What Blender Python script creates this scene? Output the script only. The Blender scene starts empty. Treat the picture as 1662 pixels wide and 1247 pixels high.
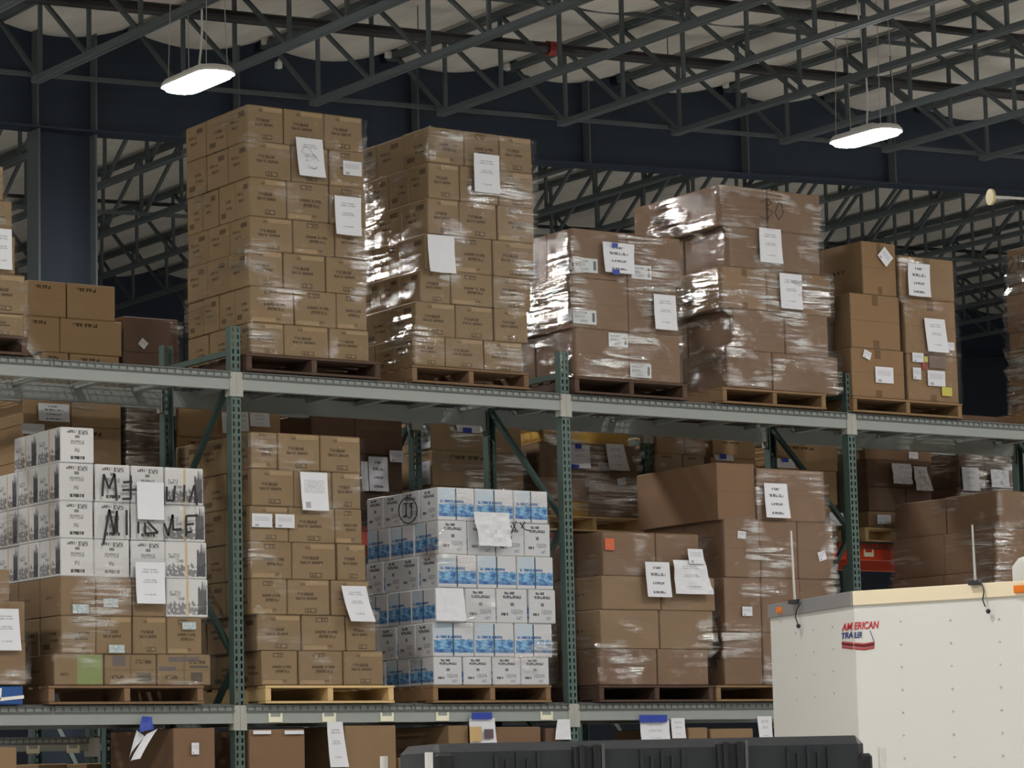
import bpy, bmesh, math, random
from mathutils import Vector, Matrix, noise
random.seed(7)
scene = bpy.context.scene
COL = scene.collection
PW, PH = 1662, 1247
# ------------------------------------------------------------------ camera
FPX = 4865.42032; YAW = 0.60790; PITCH = 0.13350; ROLL = -0.02373
CAM = Vector((-10.21819, -18.04532, 1.6))
def _axes():
    cy, sy = math.cos(YAW), math.sin(YAW); cp, sp = math.cos(PITCH), math.sin(PITCH)
    f = Vector((sy*cp, cy*cp, sp)); r = Vector((cy, -sy, 0)); u = r.cross(f)
    cr, sr = math.cos(ROLL), math.sin(ROLL)
    return r*cr + u*sr, -r*sr + u*cr, f
CR, CU, CF = _axes()
cd = bpy.data.cameras.new('camera'); cam = bpy.data.objects.new('camera', cd); COL.objects.link(cam)
cd.sensor_width = 36; cd.lens = FPX/PW*36; cd.clip_end = 300
M = Matrix((CR, CU, -CF)).transposed().to_4x4(); M.translation = CAM; cam.matrix_world = M
scene.camera = cam
def ray(x, y): return CF + CR*((x-PW/2)/FPX) - CU*((y-PH/2)/FPX)
def atY(x, y, Y): d = ray(x, y); return CAM + d*((Y-CAM.y)/d.y)
def atX(x, y, X): d = ray(x, y); return CAM + d*((X-CAM.x)/d.x)
def atZ(x, y, Z): d = ray(x, y); return CAM + d*((Z-CAM.z)/d.z)
# ------------------------------------------------------------------ world, exposure
w = bpy.data.worlds.new('world'); scene.world = w; w.use_nodes = True
w.node_tree.nodes['Background'].inputs[0].default_value = (.35, .42, .5, 1)
w.node_tree.nodes['Background'].inputs[1].default_value = .02
scene.view_settings.view_transform = 'Standard'; scene.view_settings.look = 'None'
scene.view_settings.exposure = 0.0; scene.view_settings.gamma = 1
LAMP_STRENGTH = 308.0
LAMP_COL = (1.0, .975, .94)
LAMP_DX, LAMP_DY, LAMP_X, LAMP_Y = 7.4, 9.3, 1.65, 3.5
def lamp_z(X): return 7.5 + .0405*(X-1.65)
scene.cycles.max_bounces = 7; scene.cycles.diffuse_bounces = 4; scene.cycles.glossy_bounces = 3
scene.cycles.transparent_max_bounces = 16; scene.cycles.sample_clamp_indirect = 6
scene.cycles.caustics_reflective = False; scene.cycles.caustics_refractive = False
# ------------------------------------------------------------------ object helpers
def lin(r, g=None, b=None):
    c = r if g is None else (r, g, b)
    return tuple((v/255/12.92 if v/255 <= .04045 else ((v/255+.055)/1.055)**2.4) for v in c)
LABELS = {}
def tag(o, label, cat, group=None, kind='thing'):
    n = len(label.split())
    if not 4 <= n <= 16: print('LABEL LEN', n, label)
    if label in LABELS: print('LABEL DUP', label)
    LABELS[label] = 1
    o['label'] = label; o['category'] = cat; o['kind'] = kind
    if group: o['group'] = group
    return o
def empty(name, loc=(0,0,0), rz=0):
    o = bpy.data.objects.new(name, None); COL.objects.link(o); o.location = loc; o.rotation_euler = (0,0,rz)
    o.empty_display_size = .1; return o
class MB:
    def __init__(s): s.v=[]; s.f=[]; s.m=[]; s.uv=[]; s.sm=[]
    def quad(s, ps, mat=0, uv=None, smooth=False):
        i=len(s.v); s.v += [tuple(p) for p in ps]; s.f.append(tuple(range(i, i+len(ps)))); s.m.append(mat)
        s.uv.append(uv or [(0,0),(1,0),(1,1),(0,1)][:len(ps)] + [(0,0)]*(len(ps)-4)); s.sm.append(smooth)
    def box(s, x0,x1,y0,y1,z0,z1, mats=(0,0,0)):
        P=lambda x,y,z:(x,y,z)
        s.quad([P(x0,y0,z0),P(x1,y0,z0),P(x1,y0,z1),P(x0,y0,z1)], mats[1])
        s.quad([P(x1,y1,z0),P(x0,y1,z0),P(x0,y1,z1),P(x1,y1,z1)], mats[1])
        s.quad([P(x0,y1,z0),P(x0,y0,z0),P(x0,y0,z1),P(x0,y1,z1)], mats[2])
        s.quad([P(x1,y0,z0),P(x1,y1,z0),P(x1,y1,z1),P(x1,y0,z1)], mats[2])
        s.quad([P(x0,y0,z1),P(x1,y0,z1),P(x1,y1,z1),P(x0,y1,z1)], mats[0])
        s.quad([P(x0,y1,z0),P(x1,y1,z0),P(x1,y0,z0),P(x0,y0,z0)], mats[0])
    def bar(s, a, b, wd, ht=None, up=(0,0,1), mat=0):
        a=Vector(a); b=Vector(b); d=(b-a).normalized(); up=Vector(up)
        if abs(d.dot(up))>.95: up=Vector((0,1,0))
        sx=d.cross(up).normalized(); sz=sx.cross(d).normalized(); ht=ht or wd
        c=[sx*(-wd/2)+sz*(-ht/2), sx*(wd/2)+sz*(-ht/2), sx*(wd/2)+sz*(ht/2), sx*(-wd/2)+sz*(ht/2)]
        A=[a+k for k in c]; B=[b+k for k in c]
        for i in range(4): j=(i+1)%4; s.quad([A[i],A[j],B[j],B[i]], mat)
        s.quad(A[::-1], mat); s.quad(B, mat)
    def tube(s, pts, r, n=8, mat=0, cap=True):
        pts=[Vector(p) for p in pts]; rings=[]
        for i,p in enumerate(pts):
            d=(pts[min(i+1,len(pts)-1)]-pts[max(i-1,0)]).normalized()
            u=Vector((0,0,1)) if abs(d.z)<.9 else Vector((1,0,0))
            a=d.cross(u).normalized(); b=d.cross(a).normalized()
            rr=r[i] if isinstance(r,(list,tuple)) else r
            rings.append([p+a*(rr*math.cos(2*math.pi*k/n))+b*(rr*math.sin(2*math.pi*k/n)) for k in range(n)])
        for i in range(len(rings)-1):
            for k in range(n): j=(k+1)%n; s.quad([rings[i][k],rings[i][j],rings[i+1][j],rings[i+1][k]], mat, smooth=True)
        if cap: s.quad(rings[0][::-1], mat); s.quad(rings[-1], mat)
    def mesh(s, name, mats, merge=False, bevel=0):
        me=bpy.data.meshes.new(name); me.from_pydata(s.v, [], s.f)
        for m in mats: me.materials.append(m)
        ul=me.uv_layers.new(name='UVMap'); k=0
        for fi,uv in enumerate(s.uv):
            me.polygons[fi].material_index=s.m[fi]; me.polygons[fi].use_smooth=s.sm[fi]
            for c in uv[:len(s.f[fi])]: ul.data[k].uv=c; k+=1
        if merge or bevel:
            bm=bmesh.new(); bm.from_mesh(me); bmesh.ops.remove_doubles(bm, verts=bm.verts, dist=1e-5)
            if bevel: bmesh.ops.bevel(bm, geom=list(bm.edges), offset=bevel, segments=1, affect='EDGES')
            bmesh.ops.recalc_face_normals(bm, faces=bm.faces)
            bm.to_mesh(me); bm.free()
        return me
def put(name, me, parent=None, loc=(0,0,0), rz=0):
    o=bpy.data.objects.new(name, me); COL.objects.link(o); o.location=loc; o.rotation_euler=(0,0,rz)
    if parent: o.parent=parent
    return o
def copy_tree(o, parent=None):
    c=o.copy(); COL.objects.link(c)
    if parent: c.parent=parent
    for ch in [k for k in KIDS.get(o.name, [])]: 
        g=copy_tree(ch, c); KIDS.setdefault(c.name, []).append(g)
    return c
KIDS = {}
def kid(parent, o): KIDS.setdefault(parent.name, []).append(o); o.parent=parent; return o
# ------------------------------------------------------------------ materials
def newmat(name):
    m=bpy.data.materials.new(name); m.use_nodes=True; nt=m.node_tree; return m, nt, nt.nodes['Principled BSDF']
def N(nt, t, **kw):
    n=nt.nodes.new(t)
    for k,v in kw.items():
        if k.startswith('i_'):
            key=k[2:]; key=int(key) if key.isdigit() else key
            n.inputs[key].default_value=v
        else: setattr(n,k,v)
    return n
def L(nt,a,b): nt.links.new(a,b)
def math_(nt, op, a, b=None, c=None):
    n=nt.nodes.new('ShaderNodeMath'); n.operation=op
    for i,v in enumerate((a,b,c)):
        if v is None: continue
        if isinstance(v,(int,float)): n.inputs[i].default_value=v
        else: L(nt,v,n.inputs[i])
    return n.outputs[0]
def mixc(nt, fac, a, b):
    n=nt.nodes.new('ShaderNodeMix'); n.data_type='RGBA'
    for i,v in ((0,fac),(6,a),(7,b)):
        if isinstance(v,(int,float)): n.inputs[i].default_value=v
        elif isinstance(v,tuple): n.inputs[i].default_value=(*v[:3],1)
        else: L(nt,v,n.inputs[i])
    return n.outputs[2]
def simple(name, col, rough=.6, metal=0, var=.12, scale=6, bump=0, spec=.5):
    m,nt,p=newmat(name); tc=N(nt,'ShaderNodeTexCoord'); nz=N(nt,'ShaderNodeTexNoise',i_Scale=scale,i_Detail=5.0)
    L(nt,tc.outputs['Object'],nz.inputs['Vector'])
    oi=N(nt,'ShaderNodeObjectInfo')
    f=math_(nt,'MULTIPLY_ADD',oi.outputs['Random'],.5,math_(nt,'MULTIPLY',nz.outputs[0],.6))
    c=mixc(nt,f,tuple(x*(1+var) for x in col),tuple(x*(1-var) for x in col)); L(nt,c,p.inputs['Base Color'])
    p.inputs['Roughness'].default_value=rough; p.inputs['Metallic'].default_value=metal
    p.inputs['Specular IOR Level'].default_value=spec
    if bump:
        b=N(nt,'ShaderNodeBump',i_Strength=bump,i_Distance=.01); L(nt,nz.outputs[0],b.inputs['Height']); L(nt,b.outputs[0],p.inputs['Normal'])
    return m
class UVM:
    """surface print laid out in a face's own 0..1 coordinates"""
    def __init__(s, nt, flip=False):
        s.nt=nt; uv=N(nt,'ShaderNodeUVMap'); sx=N(nt,'ShaderNodeSeparateXYZ'); L(nt,uv.outputs[0],sx.inputs[0])
        s.u,s.v=sx.outputs[0],sx.outputs[1]
        if flip: s.u=math_(nt,'SUBTRACT',1.0,s.u); s.v=math_(nt,'SUBTRACT',1.0,s.v)
        s.oi=N(nt,'ShaderNodeObjectInfo').outputs['Random']
    def noise(s, su, sv, det=2.0, seed=True):
        nt=s.nt; c=N(nt,'ShaderNodeCombineXYZ'); L(nt,math_(nt,'MULTIPLY',s.u,su),c.inputs[0]); L(nt,math_(nt,'MULTIPLY',s.v,sv),c.inputs[1])
        if seed: L(nt,math_(nt,'MULTIPLY',s.oi,50.0),c.inputs[2])
        n=N(nt,'ShaderNodeTexNoise',i_Scale=1.0,i_Detail=det); L(nt,c.outputs[0],n.inputs['Vector']); return n.outputs[0]
    def rect(s, u0,v0,u1,v1):
        nt=s.nt
        a=math_(nt,'LESS_THAN',math_(nt,'ABSOLUTE',math_(nt,'SUBTRACT',s.u,(u0+u1)/2)),(u1-u0)/2)
        b=math_(nt,'LESS_THAN',math_(nt,'ABSOLUTE',math_(nt,'SUBTRACT',s.v,(v0+v1)/2)),(v1-v0)/2)
        return math_(nt,'MULTIPLY',a,b)
    def txt(s, u0,v0,u1,v1, su=60, sv=10, th=.47):
        return math_(s.nt,'MULTIPLY',s.rect(u0,v0,u1,v1),math_(s.nt,'GREATER_THAN',s.noise(su,sv,1.0,False),th))
KR = lin(134,110,83)
def carton(name, col=KR, marks=(), flip=False, rough=.75, seam=True, var=.10):
    m,nt,p=newmat(name); q=UVM(nt,flip)
    n1=q.noise(3,3,4.0); n2=q.noise(1.5,60,2.0)
    f=math_(nt,'ADD',math_(nt,'MULTIPLY',n1,.5),math_(nt,'MULTIPLY_ADD',n2,.25,math_(nt,'MULTIPLY',q.oi,.4)))
    c=mixc(nt,f,tuple(x*(1+var) for x in col),tuple(x*(1-var*1.6) for x in col))
    for k in marks:
        kind,rc,mc=k[0],k[1],k[2]; a=k[3] if len(k)>3 else 1.0
        msk=q.rect(*rc) if kind=='bar' else q.txt(*rc, **(k[4] if len(k)>4 else {}))
        c=mixc(nt,math_(nt,'MULTIPLY',msk,a),c,mc)
    L(nt,c,p.inputs['Base Color']); p.inputs['Roughness'].default_value=rough; p.inputs['Specular IOR Level'].default_value=.25
    return m
# ------------------------------------------------------------------ building
def zb(X): return 8.10+.0395*(X-1.61)          # bottom chord height along the roof slope
JX0, JDX = 1.61, 1.484
FRY = 7.42                                      # rigid frame plane
BAY = 13.4
m_floor = simple('floor_concrete', (.62,.61,.58), .5, var=.15, scale=1.2)
m_wall = simple('wall_panel', lin(44,52,64), .8, var=.1, scale=.6)
m_wall_l = simple('wall_panel_light', (.42,.42,.40), .8, var=.1, scale=.6)
m_steel = simple('painted_steel', lin(93,101,103), .6, var=.12, scale=3, spec=.15)
m_steel_d = simple('dark_painted_steel', lin(44,54,68), .6, var=.12, scale=3, spec=.3)
m_pipe = simple('black_pipe', (.012,.012,.015), .5, var=.1)
def insulation():
    m,nt,p=newmat('roof_insulation'); tc=N(nt,'ShaderNodeTexCoord'); mp=N(nt,'ShaderNodeMapping'); mp.inputs['Scale'].default_value=(5,1.6,1)
    L(nt,tc.outputs['Object'],mp.inputs[0]); nz=N(nt,'ShaderNodeTexNoise',i_Scale=1.0,i_Detail=6.0); L(nt,mp.outputs[0],nz.inputs['Vector'])
    L(nt,mixc(nt,nz.outputs[0],(.80,.77,.70),(.52,.50,.45)),p.inputs['Base Color']); p.inputs['Roughness'].default_value=.8
    b=N(nt,'ShaderNodeBump',i_Strength=.7,i_Distance=.05); L(nt,nz.outputs[0],b.inputs['Height']); L(nt,b.outputs[0],p.inputs['Normal'])
    return m
m_ins=insulation()
XL,XR,YN,YF=-32,48,-36,21.6
b=MB(); b.box(XL,XR,YN,YF,-.2,0); o=put('floor',b.mesh('floor',[m_floor])); o['kind']='structure'
for nm,c,mm in (('wall_back',(XL,XR,YF,YF+.2,0,12),m_wall),('wall_front',(XL,XR,YN-.2,YN,0,12),m_wall_l),('wall_left',(XL-.2,XL,YN,YF,0,12),m_wall_l),('wall_right',(XR,XR+.2,YN,YF,0,12),m_wall)):
    b=MB(); b.box(*c); o=put(nm,b.mesh(nm,[mm])); o['kind']='structure'
b=MB(); n=int((XR-XL)/.124); ys=[YN]+[FRY-BAY*k+d for k in range(4,-3,-1) for d in (0,BAY/3,BAY*2/3)]; ys=[y for y in ys if YN<=y<YF]+[YF]
def roofz(X): return zb(X)+.89-.15*abs(math.sin(math.pi*(X-JX0)/JDX))**.8
for i in range(n):
    a=XL+i*(XR-XL)/n; c=XL+(i+1)*(XR-XL)/n
    for j in range(len(ys)-1): b.quad([(a,ys[j],roofz(a)),(a,ys[j+1],roofz(a)),(c,ys[j+1],roofz(c)),(c,ys[j],roofz(c))],smooth=True)
o=put('ceiling',b.mesh('ceiling',[m_ins],merge=True)); o['kind']='structure'
# open-web roof joists
def joist_meshes():
    t=MB(); t.bar((-.028,0,.80),(-.028,-BAY+.12,.80),.045,.06); t.bar((.028,0,.80),(.028,-BAY+.12,.80),.045,.06)
    for y in (-.06,-BAY+.18): t.box(-.05,.05,y-.06,y+.06,.83,.89)
    c=MB(); c.bar((-.026,-.92,.03),(-.026,-BAY+1.0,.03),.04,.055); c.bar((.026,-.92,.03),(.026,-BAY+1.0,.03),.04,.055)
    w_=MB(); y=-1.02; ns=[]
    while y>-BAY+1.0: ns.append(y); y-=.985
    for i,y in enumerate(ns):
        w_.bar((0,y,.03),(0,y,.8),.034)
        if y>-BAY*.5: w_.bar((0,y+.03,.04),(0,(ns[i-1] if i else -.12)-.02,.78),.036)
        if -BAY*.5>=y>-BAY*.5-1: w_.bar((0,y+.03,.04),(0,ns[i-1]-.02,.78),.036)
        if y<-BAY*.5 or i==len(ns)-1: w_.bar((0,y,.04),(0,(ns[i+1] if i<len(ns)-1 else -BAY+.2)+.02,.78),.036)
    return t.mesh('top_chord',[m_steel]),c.mesh('bottom_chord',[m_steel]),w_.mesh('web',[m_steel])
JT,JC,JW=joist_meshes()
ORD=['first','second','third','fourth','fifth','sixth','seventh','eighth','ninth','tenth','eleventh','twelfth','thirteenth','fourteenth','fifteenth','sixteenth','seventeenth','eighteenth','nineteenth','twentieth']
def ordn(i):
    if i<20: return ORD[i]
    t=['','','twenty','thirty','forty','fifty'][i//10 if i%10 else i//10]; k=(i+1)
    return {2:'twenty',3:'thirty',4:'forty',5:'fifty'}[k//10]+('-'+ORD[k%10-1] if k%10 else 'th').replace('yth','ieth')
def joist(X,bay,label):
    e=empty('roof_joist',(X,FRY+BAY*bay-(.0 if bay==0 else .0),zb(X)))
    for nm,me in (('top_chord',JT),('bottom_chord',JC),('web',JW)): put(nm,me,e)
    tag(e,label,'roof joist','open-web steel roof joists')
def sees(P,mg=60):
    d=P-CAM; z=d.dot(CF)
    if z<=0: return False
    x=PW/2+FPX*d.dot(CR)/z; y=PH/2-FPX*d.dot(CU)/z
    return -mg<x<PW+mg and -mg<y<PH+mg
for bay,desc in ((0,'grey open-web roof joist in the near bay'),(1,'dark open-web roof joist beyond the main rafter')):
    ks=[k for k in range(-8,40) if any(sees(Vector((JX0+JDX*k,FRY+BAY*bay-t*BAY,zb(JX0+JDX*k)+q))) for t in [i/12 for i in range(13)] for q in (0,.8))]
    for i,k in enumerate(ks): joist(JX0+JDX*k,bay,f'{desc}, {ordn(i)} from the left')
# rigid frames (rafter + columns)
def frame(y0,xs,name):
    b=MB(); w2=.125; tf=.02
    def bot(X): 
        return 7.93+.047*(X-2.6) if X>2.38 else 7.93+.01*(X-2.6)
    def top(X): return zb(X)+.885
    X=XL
    pts=sorted(set([XL,XR,2.38]+[XL+3*k for k in range(int((XR-XL)/3))]))
    for a,c in zip(pts[:-1],pts[1:]):
        b.quad([(a,y0,bot(a)),(c,y0,bot(c)),(c,y0,top(c)),(a,y0,top(a))]); b.quad([(c,y0+.012,bot(c)),(a,y0+.012,bot(a)),(a,y0+.012,top(a)),(c,y0+.012,top(c))])
        for f in (bot,top):
            b.bar((a,y0,f(a)+(tf/2 if f is bot else -tf/2)),(c,y0,f(c)+(tf/2 if f is bot else -tf/2)),2*w2,tf)
    return b,bot,top
for k,(nm,lab) in enumerate((('steel_rafter','deep dark steel rafter crossing behind the hanging lamps'),('steel_rafter','far dark steel rafter beyond the main one'))):
    y0=FRY+BAY*k+.12
    b,bot,top=frame(y0,None,nm); root=empty(nm,(0,0,0)); put('web_and_flanges',b.mesh(nm,[m_steel_d]),root)
    tag(root,lab,'rafter','rigid frame rafters')
    for sxp in ((-3.2,-.6,.75,2.08,2.70,4.28,6.4,8.6,10.8,13.0) if k==0 else (2.1,2.7,14,14.6)):
        s=MB(); s.box(sxp-.008,sxp+.008,y0-.12,y0-.0,bot(sxp)+.02,top(sxp)-.03); put('stiffener',s.mesh('stiffener',[m_steel]),root)
    for cx,cl in ((2.39,'dark steel column standing behind the left boxes'),):
        c=MB(); h=bot(cx)-.005
        c.box(cx-.31,cx-.29,y0-.125,y0+.125,0,h); c.box(cx+.29,cx+.31,y0-.125,y0+.125,0,h); 
        w3=MB(); w3.box(cx-.289,cx+.289,y0-.006,y0+.006,.02,h)
        root2=empty('steel_column',(0,0,0)); put('flange',c.mesh('flange',[m_steel]),root2); put('column_web',w3.mesh('column_web',[m_steel_d]),root2)
        pl=MB(); pl.box(cx-.4,cx+.4,y0-.2,y0+.2,0,.03); put('base_plate',pl.mesh('base_plate',[m_steel_d]),root2)
        tag(root2,(cl if k==0 else 'far '+cl.replace('standing behind the left boxes','under the far rafter').replace('right of the picture','at far right')),'column')
# bridging, sprinkler pipes
def xrun(name,Y,dz,r,mat,label,cat,x0=-8,x1=30,square=False,band=None,group=None):
    b=MB(); 
    if square: b.bar((x0,Y,zb(x0)+dz),(x1,Y,zb(x1)+dz),r*2,r*2)
    else: b.tube([(x0,Y,zb(x0)+dz),((x0+x1)/2,Y,zb((x0+x1)/2)+dz),(x1,Y,zb(x1)+dz)],r,10)
    me=b.mesh(name,[mat])
    if band:
        e=empty(name,(0,0,0)); put('pipe_run',me,e); c=MB(); X=band; c.tube([(X-.05,Y,zb(X-.05)+dz),(X+.05,Y,zb(X+.05)+dz)],r*1.25,12)
        put('red_coupling',c.mesh('red_coupling',[m_red]),e); 
        for hx in range(int(x0)+1,int(x1),3):
            h=MB(); h.tube([(hx,Y,zb(hx)+dz+r*.9),(hx,Y,zb(hx)+.76)],.006,5); put('hanger_rod',h.mesh('hanger_rod',[m_steel]),e)
        tag(e,label,cat,group)
    else: tag(put(name,me),label,cat,group)
m_red=simple('red_paint',lin(150,40,36),.5)
xrun('sprinkler_pipe',5.25,.47,.058,m_pipe,'black sprinkler pipe with a red coupling running under the roof','pipe',band=6.55)
xrun('sprinkler_pipe',3.62,.62,.042,m_pipe,'thinner black pipe nearer the camera at top right','pipe')
for Y,dz,l in ((4.75,.76,'thin steel bridging bar high between the joists, near the black pipe'),(6.55,.10,'thin steel bridging bar joining the joist ends at the rafter'),(2.7,.76,'thin steel bridging bar crossing the nearest joists at top right'),(12.6,.05,'thin bridging bar beyond the main rafter, lower'),(11.0,.78,'thin bridging bar beyond the main rafter, upper'),(14.2,.5,'black sprinkler run beyond the main rafter')):
    xrun('bridging_bar',Y,dz,.02,m_steel if 'sprink' not in l else m_pipe,l,'bridging bar',square=True,x1=34)
# little white clips on the joist seats
m_white=simple('white_plastic',(.75,.75,.72),.4,var=.03)
for i,(x,y) in enumerate([(430,66),(452,105),(630,88),(823,108),(1178,137)]):
    P=atY(x,y,FRY-.1); b=MB(); b.box(-.03,.03,-.03,.03,-.04,.03); b.tube([(0,0,.03),(.02,0,.06)],.02,8)
    tag(put('insulation_clip',b.mesh('insulation_clip',[m_white],bevel=.006),None,P),f'small white clip on the main rafter, {ORD[i]} from the left','clip','white clips on the rafter')
# ------------------------------------------------------------------ LED lamps
def emis(name,col,s):
    m=bpy.data.materials.new(name); m.use_nodes=True; nt=m.node_tree; nt.nodes.clear()
    e=N(nt,'ShaderNodeEmission'); e.inputs[0].default_value=(*col,1); e.inputs[1].default_value=s
    o_=N(nt,'ShaderNodeOutputMaterial'); L(nt,e.outputs[0],o_.inputs[0]); return m
m_lampglow=emis('lamp_diffuser_light',LAMP_COL,LAMP_STRENGTH)
m_house=simple('lamp_housing',(.8,.79,.76),.4,var=.02); m_wire=simple('grey_wire',(.45,.45,.43),.5)
def rr(hx,hy,r,n=10):
    o_=[]
    for cx,cy,a0 in ((hx-r,hy-r,0),(-hx+r,hy-r,90),(-hx+r,-hy+r,180),(hx-r,-hy+r,270)):
        for k in range(n+1): a=math.radians(a0+90*k/n); o_.append((cx+r*math.cos(a),cy+r*math.sin(a)))
    return o_
def lamp_meshes():
    h=MB(); A=rr(.175,.43,.15); B=rr(.15,.40,.13); n=len(A)
    for i in range(n):
        j=(i+1)%n
        h.quad([(*A[i],.0),(*A[j],.0),(*A[j],.025),(*A[i],.025)],smooth=True); h.quad([(*A[i],.025),(*A[j],.025),(*B[j],.06),(*B[i],.06)],smooth=True)
    h.quad([(*p,.06) for p in B]); h.quad([(*p,.004) for p in A[::-1]])
    h.box(-.06,.06,-.16,.16,.06,.11)
    d=MB(); D=rr(.165,.42,.145); E_=rr(.14,.39,.12)
    for i in range(n): j=(i+1)%n; d.quad([(*D[j],.001),(*D[i],.001),(*E_[i],-.028),(*E_[j],-.028)],smooth=True)
    d.quad([(*p,-.028) for p in E_[::-1]])
    return h.mesh('housing',[m_house]),d.mesh('diffuser',[m_lampglow])
LH,LD=lamp_meshes()
for j in range(3):
    for i in range(-3,4):
        X=LAMP_X+LAMP_DX*(i+(.5 if j%2 else 0)); Y=LAMP_Y-LAMP_DY*j; Z=lamp_z(X)
        e=empty('hanging_lamp',(X,Y,Z),0); put('housing',LH,e); put('diffuser',LD,e)
        top=zb(X)+.8-Z
        for dx,dy,sg in ((-.1,-.33,-.1),(.1,-.33,.1),(-.1,.33,-.1),(.1,.33,.1)):
            wv=MB(); wv.tube([(dx,dy,.05),(dx-sg*.35,dy*.9,top)],.004,5); put('hanging_wire',wv.mesh('hanging_wire',[m_wire]),e)
        cv=MB(); pts=[(0,-.02,.1)]+[(.06*math.sin(t*4.2),-.02+.05*math.sin(t*3),.1+(top-.1)*t) for t in (.12,.25,.4,.55,.7,.85,1.0)]; cv.tube(pts,.009,6); put('power_cord',cv.mesh('power_cord',[m_white]),e)
        if j==0 and i==0: lb='glowing white LED lamp hanging above the tallest carton load at left'
        elif j==0 and i==1: lb='glowing white LED lamp hanging at upper right over the rear racks'
        else: lb=f'white LED ceiling lamp out of the picture, {ORD[j]} row, {ORD[i+3]} along'
        tag(e,lb,'ceiling lamp','hanging LED lamps')
# fan-like yellow disc on a white rod at far right
P=atY(1608,320,1.5); b=MB(); m_yel=simple('pale_yellow',(.82,.68,.34),.5)
b.tube([(0,-.012,0),(0,.012,0)],[.075,.075],20); e=empty('disc_marker',P,math.radians(62)); put('yellow_disc',b.mesh('yellow_disc',[m_yel]),e)
b=MB(); b.tube([(0,.012,0),(0,.9,0)],.012,8); 
b.tube([(0,.9,-.02),(0,.9,zb(P.x+.8)+.03-P.z)],.012,8); r_=put('white_rod',b.mesh('white_rod',[m_white]),e); e.rotation_euler.z=math.radians(-106)
tag(e,'small pale yellow disc on a thin white rod near right edge','disc')
# ------------------------------------------------------------------ pallet racking
m_post=simple('green_grey_post',lin(78,97,92),.5,var=.15,scale=8,spec=.4)
m_brace=simple('brace_green_dark',lin(56,74,70),.5,var=.15,scale=8,spec=.4)
m_beam=simple('pale_grey_beam',lin(144,150,147),.5,var=.08,scale=5,spec=.4)
m_conn=simple('pale_connector',lin(160,160,152),.5,var=.06,scale=9)
m_wirem=simple('galvanised_wire',lin(96,99,98),.5,metal=.3,var=.1)
m_orange=simple('orange_beam_paint',lin(196,62,28),.5,var=.1)
m_holder=simple('cream_holder',lin(226,224,200),.4,var=.03)
DZ={2:4.505,1:2.198}          # deck tops of the two levels
FD=1.054; PT=4.85
def post_mesh(mat,h=PT,flip=False):
    b=MB(); xs=[-.038,-.027,-.012,.012,.027,.038]; p=.0508; s=1 if not flip else -1
    n=int(h/p); y=0
    for k in range(n):
        z0=k*p; za=z0+.010; zc=z0+.041; z1=z0+p
        b.quad([(xs[0],y,z0),(xs[-1],y,z0),(xs[-1],y,za),(xs[0],y,za)]); b.quad([(xs[0],y,zc),(xs[-1],y,zc),(xs[-1],y,z1),(xs[0],y,z1)])
        for i in (0,2,4): b.quad([(xs[i],y,za),(xs[i+1],y,za),(xs[i+1],y,zc),(xs[i],y,zc)])
    z1=n*p; d=.07*s
    for x in (-.038,.038):
        b.quad([(x,0,0),(x,d,0),(x,d,z1),(x,0,z1)]); 
        xi=x*.72; b.quad([(x,d,0),(xi,d,0),(xi,d,z1),(x,d,z1)])
    return b.mesh('post',[mat])
PM,PMr=post_mesh(m_post),post_mesh(m_post,flip=True); PMs,PMrs=post_mesh(m_post,4.52),post_mesh(m_post,4.52,flip=True)
def upright(X,Y,typ,label,g='rack upright frames',short=False):
    e=empty('upright_frame',(X,Y,0))
    put('post',PMs if short else PM,e); put('post',PMrs if short else PMr,e,(0,FD,0))
    for y in (.03,FD-.03): b=MB(); b.box(-.07,.07,y-.07,y+.07,0,.012); put('foot_plate',b.mesh('foot_plate',[m_post]),e)
    f,r=([4.5,2.5,.5],[3.5,1.5]) if typ=='A' else ([3.55,1.6],[4.5,2.5,.5])
    seq=sorted([(z,.05) for z in f]+[(z,FD-.05) for z in r],reverse=True)
    for (za,ya),(zc,yc) in zip(seq[:-1],seq[1:]): b=MB(); b.bar((0,ya,za),(0,yc,zc),.032,.04,up=(1,0,0)); put('diagonal_brace',b.mesh('diagonal_brace',[m_brace]),e)
    for z in ((4.4 if short else 4.65),.2): b=MB(); b.bar((0,.04,z),(0,FD-.04,z),.032,.04); put('horizontal_brace',b.mesh('horizontal_brace',[m_post]),e)
    return tag(e,label,'rack upright',g)
UX=[-2.82,0,2.82,5.64,8.46]
for X,t,l in zip(UX,'BABBB',('green-grey rack upright left of the picture','first green-grey front upright from the left, beside printed-carton load','middle green-grey rack upright, between blue-and-white and low wrapped loads','right green-grey rack upright above the white trailer','green-grey rack upright at the right edge behind last load')):
    upright(X,0,t,l)
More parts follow.
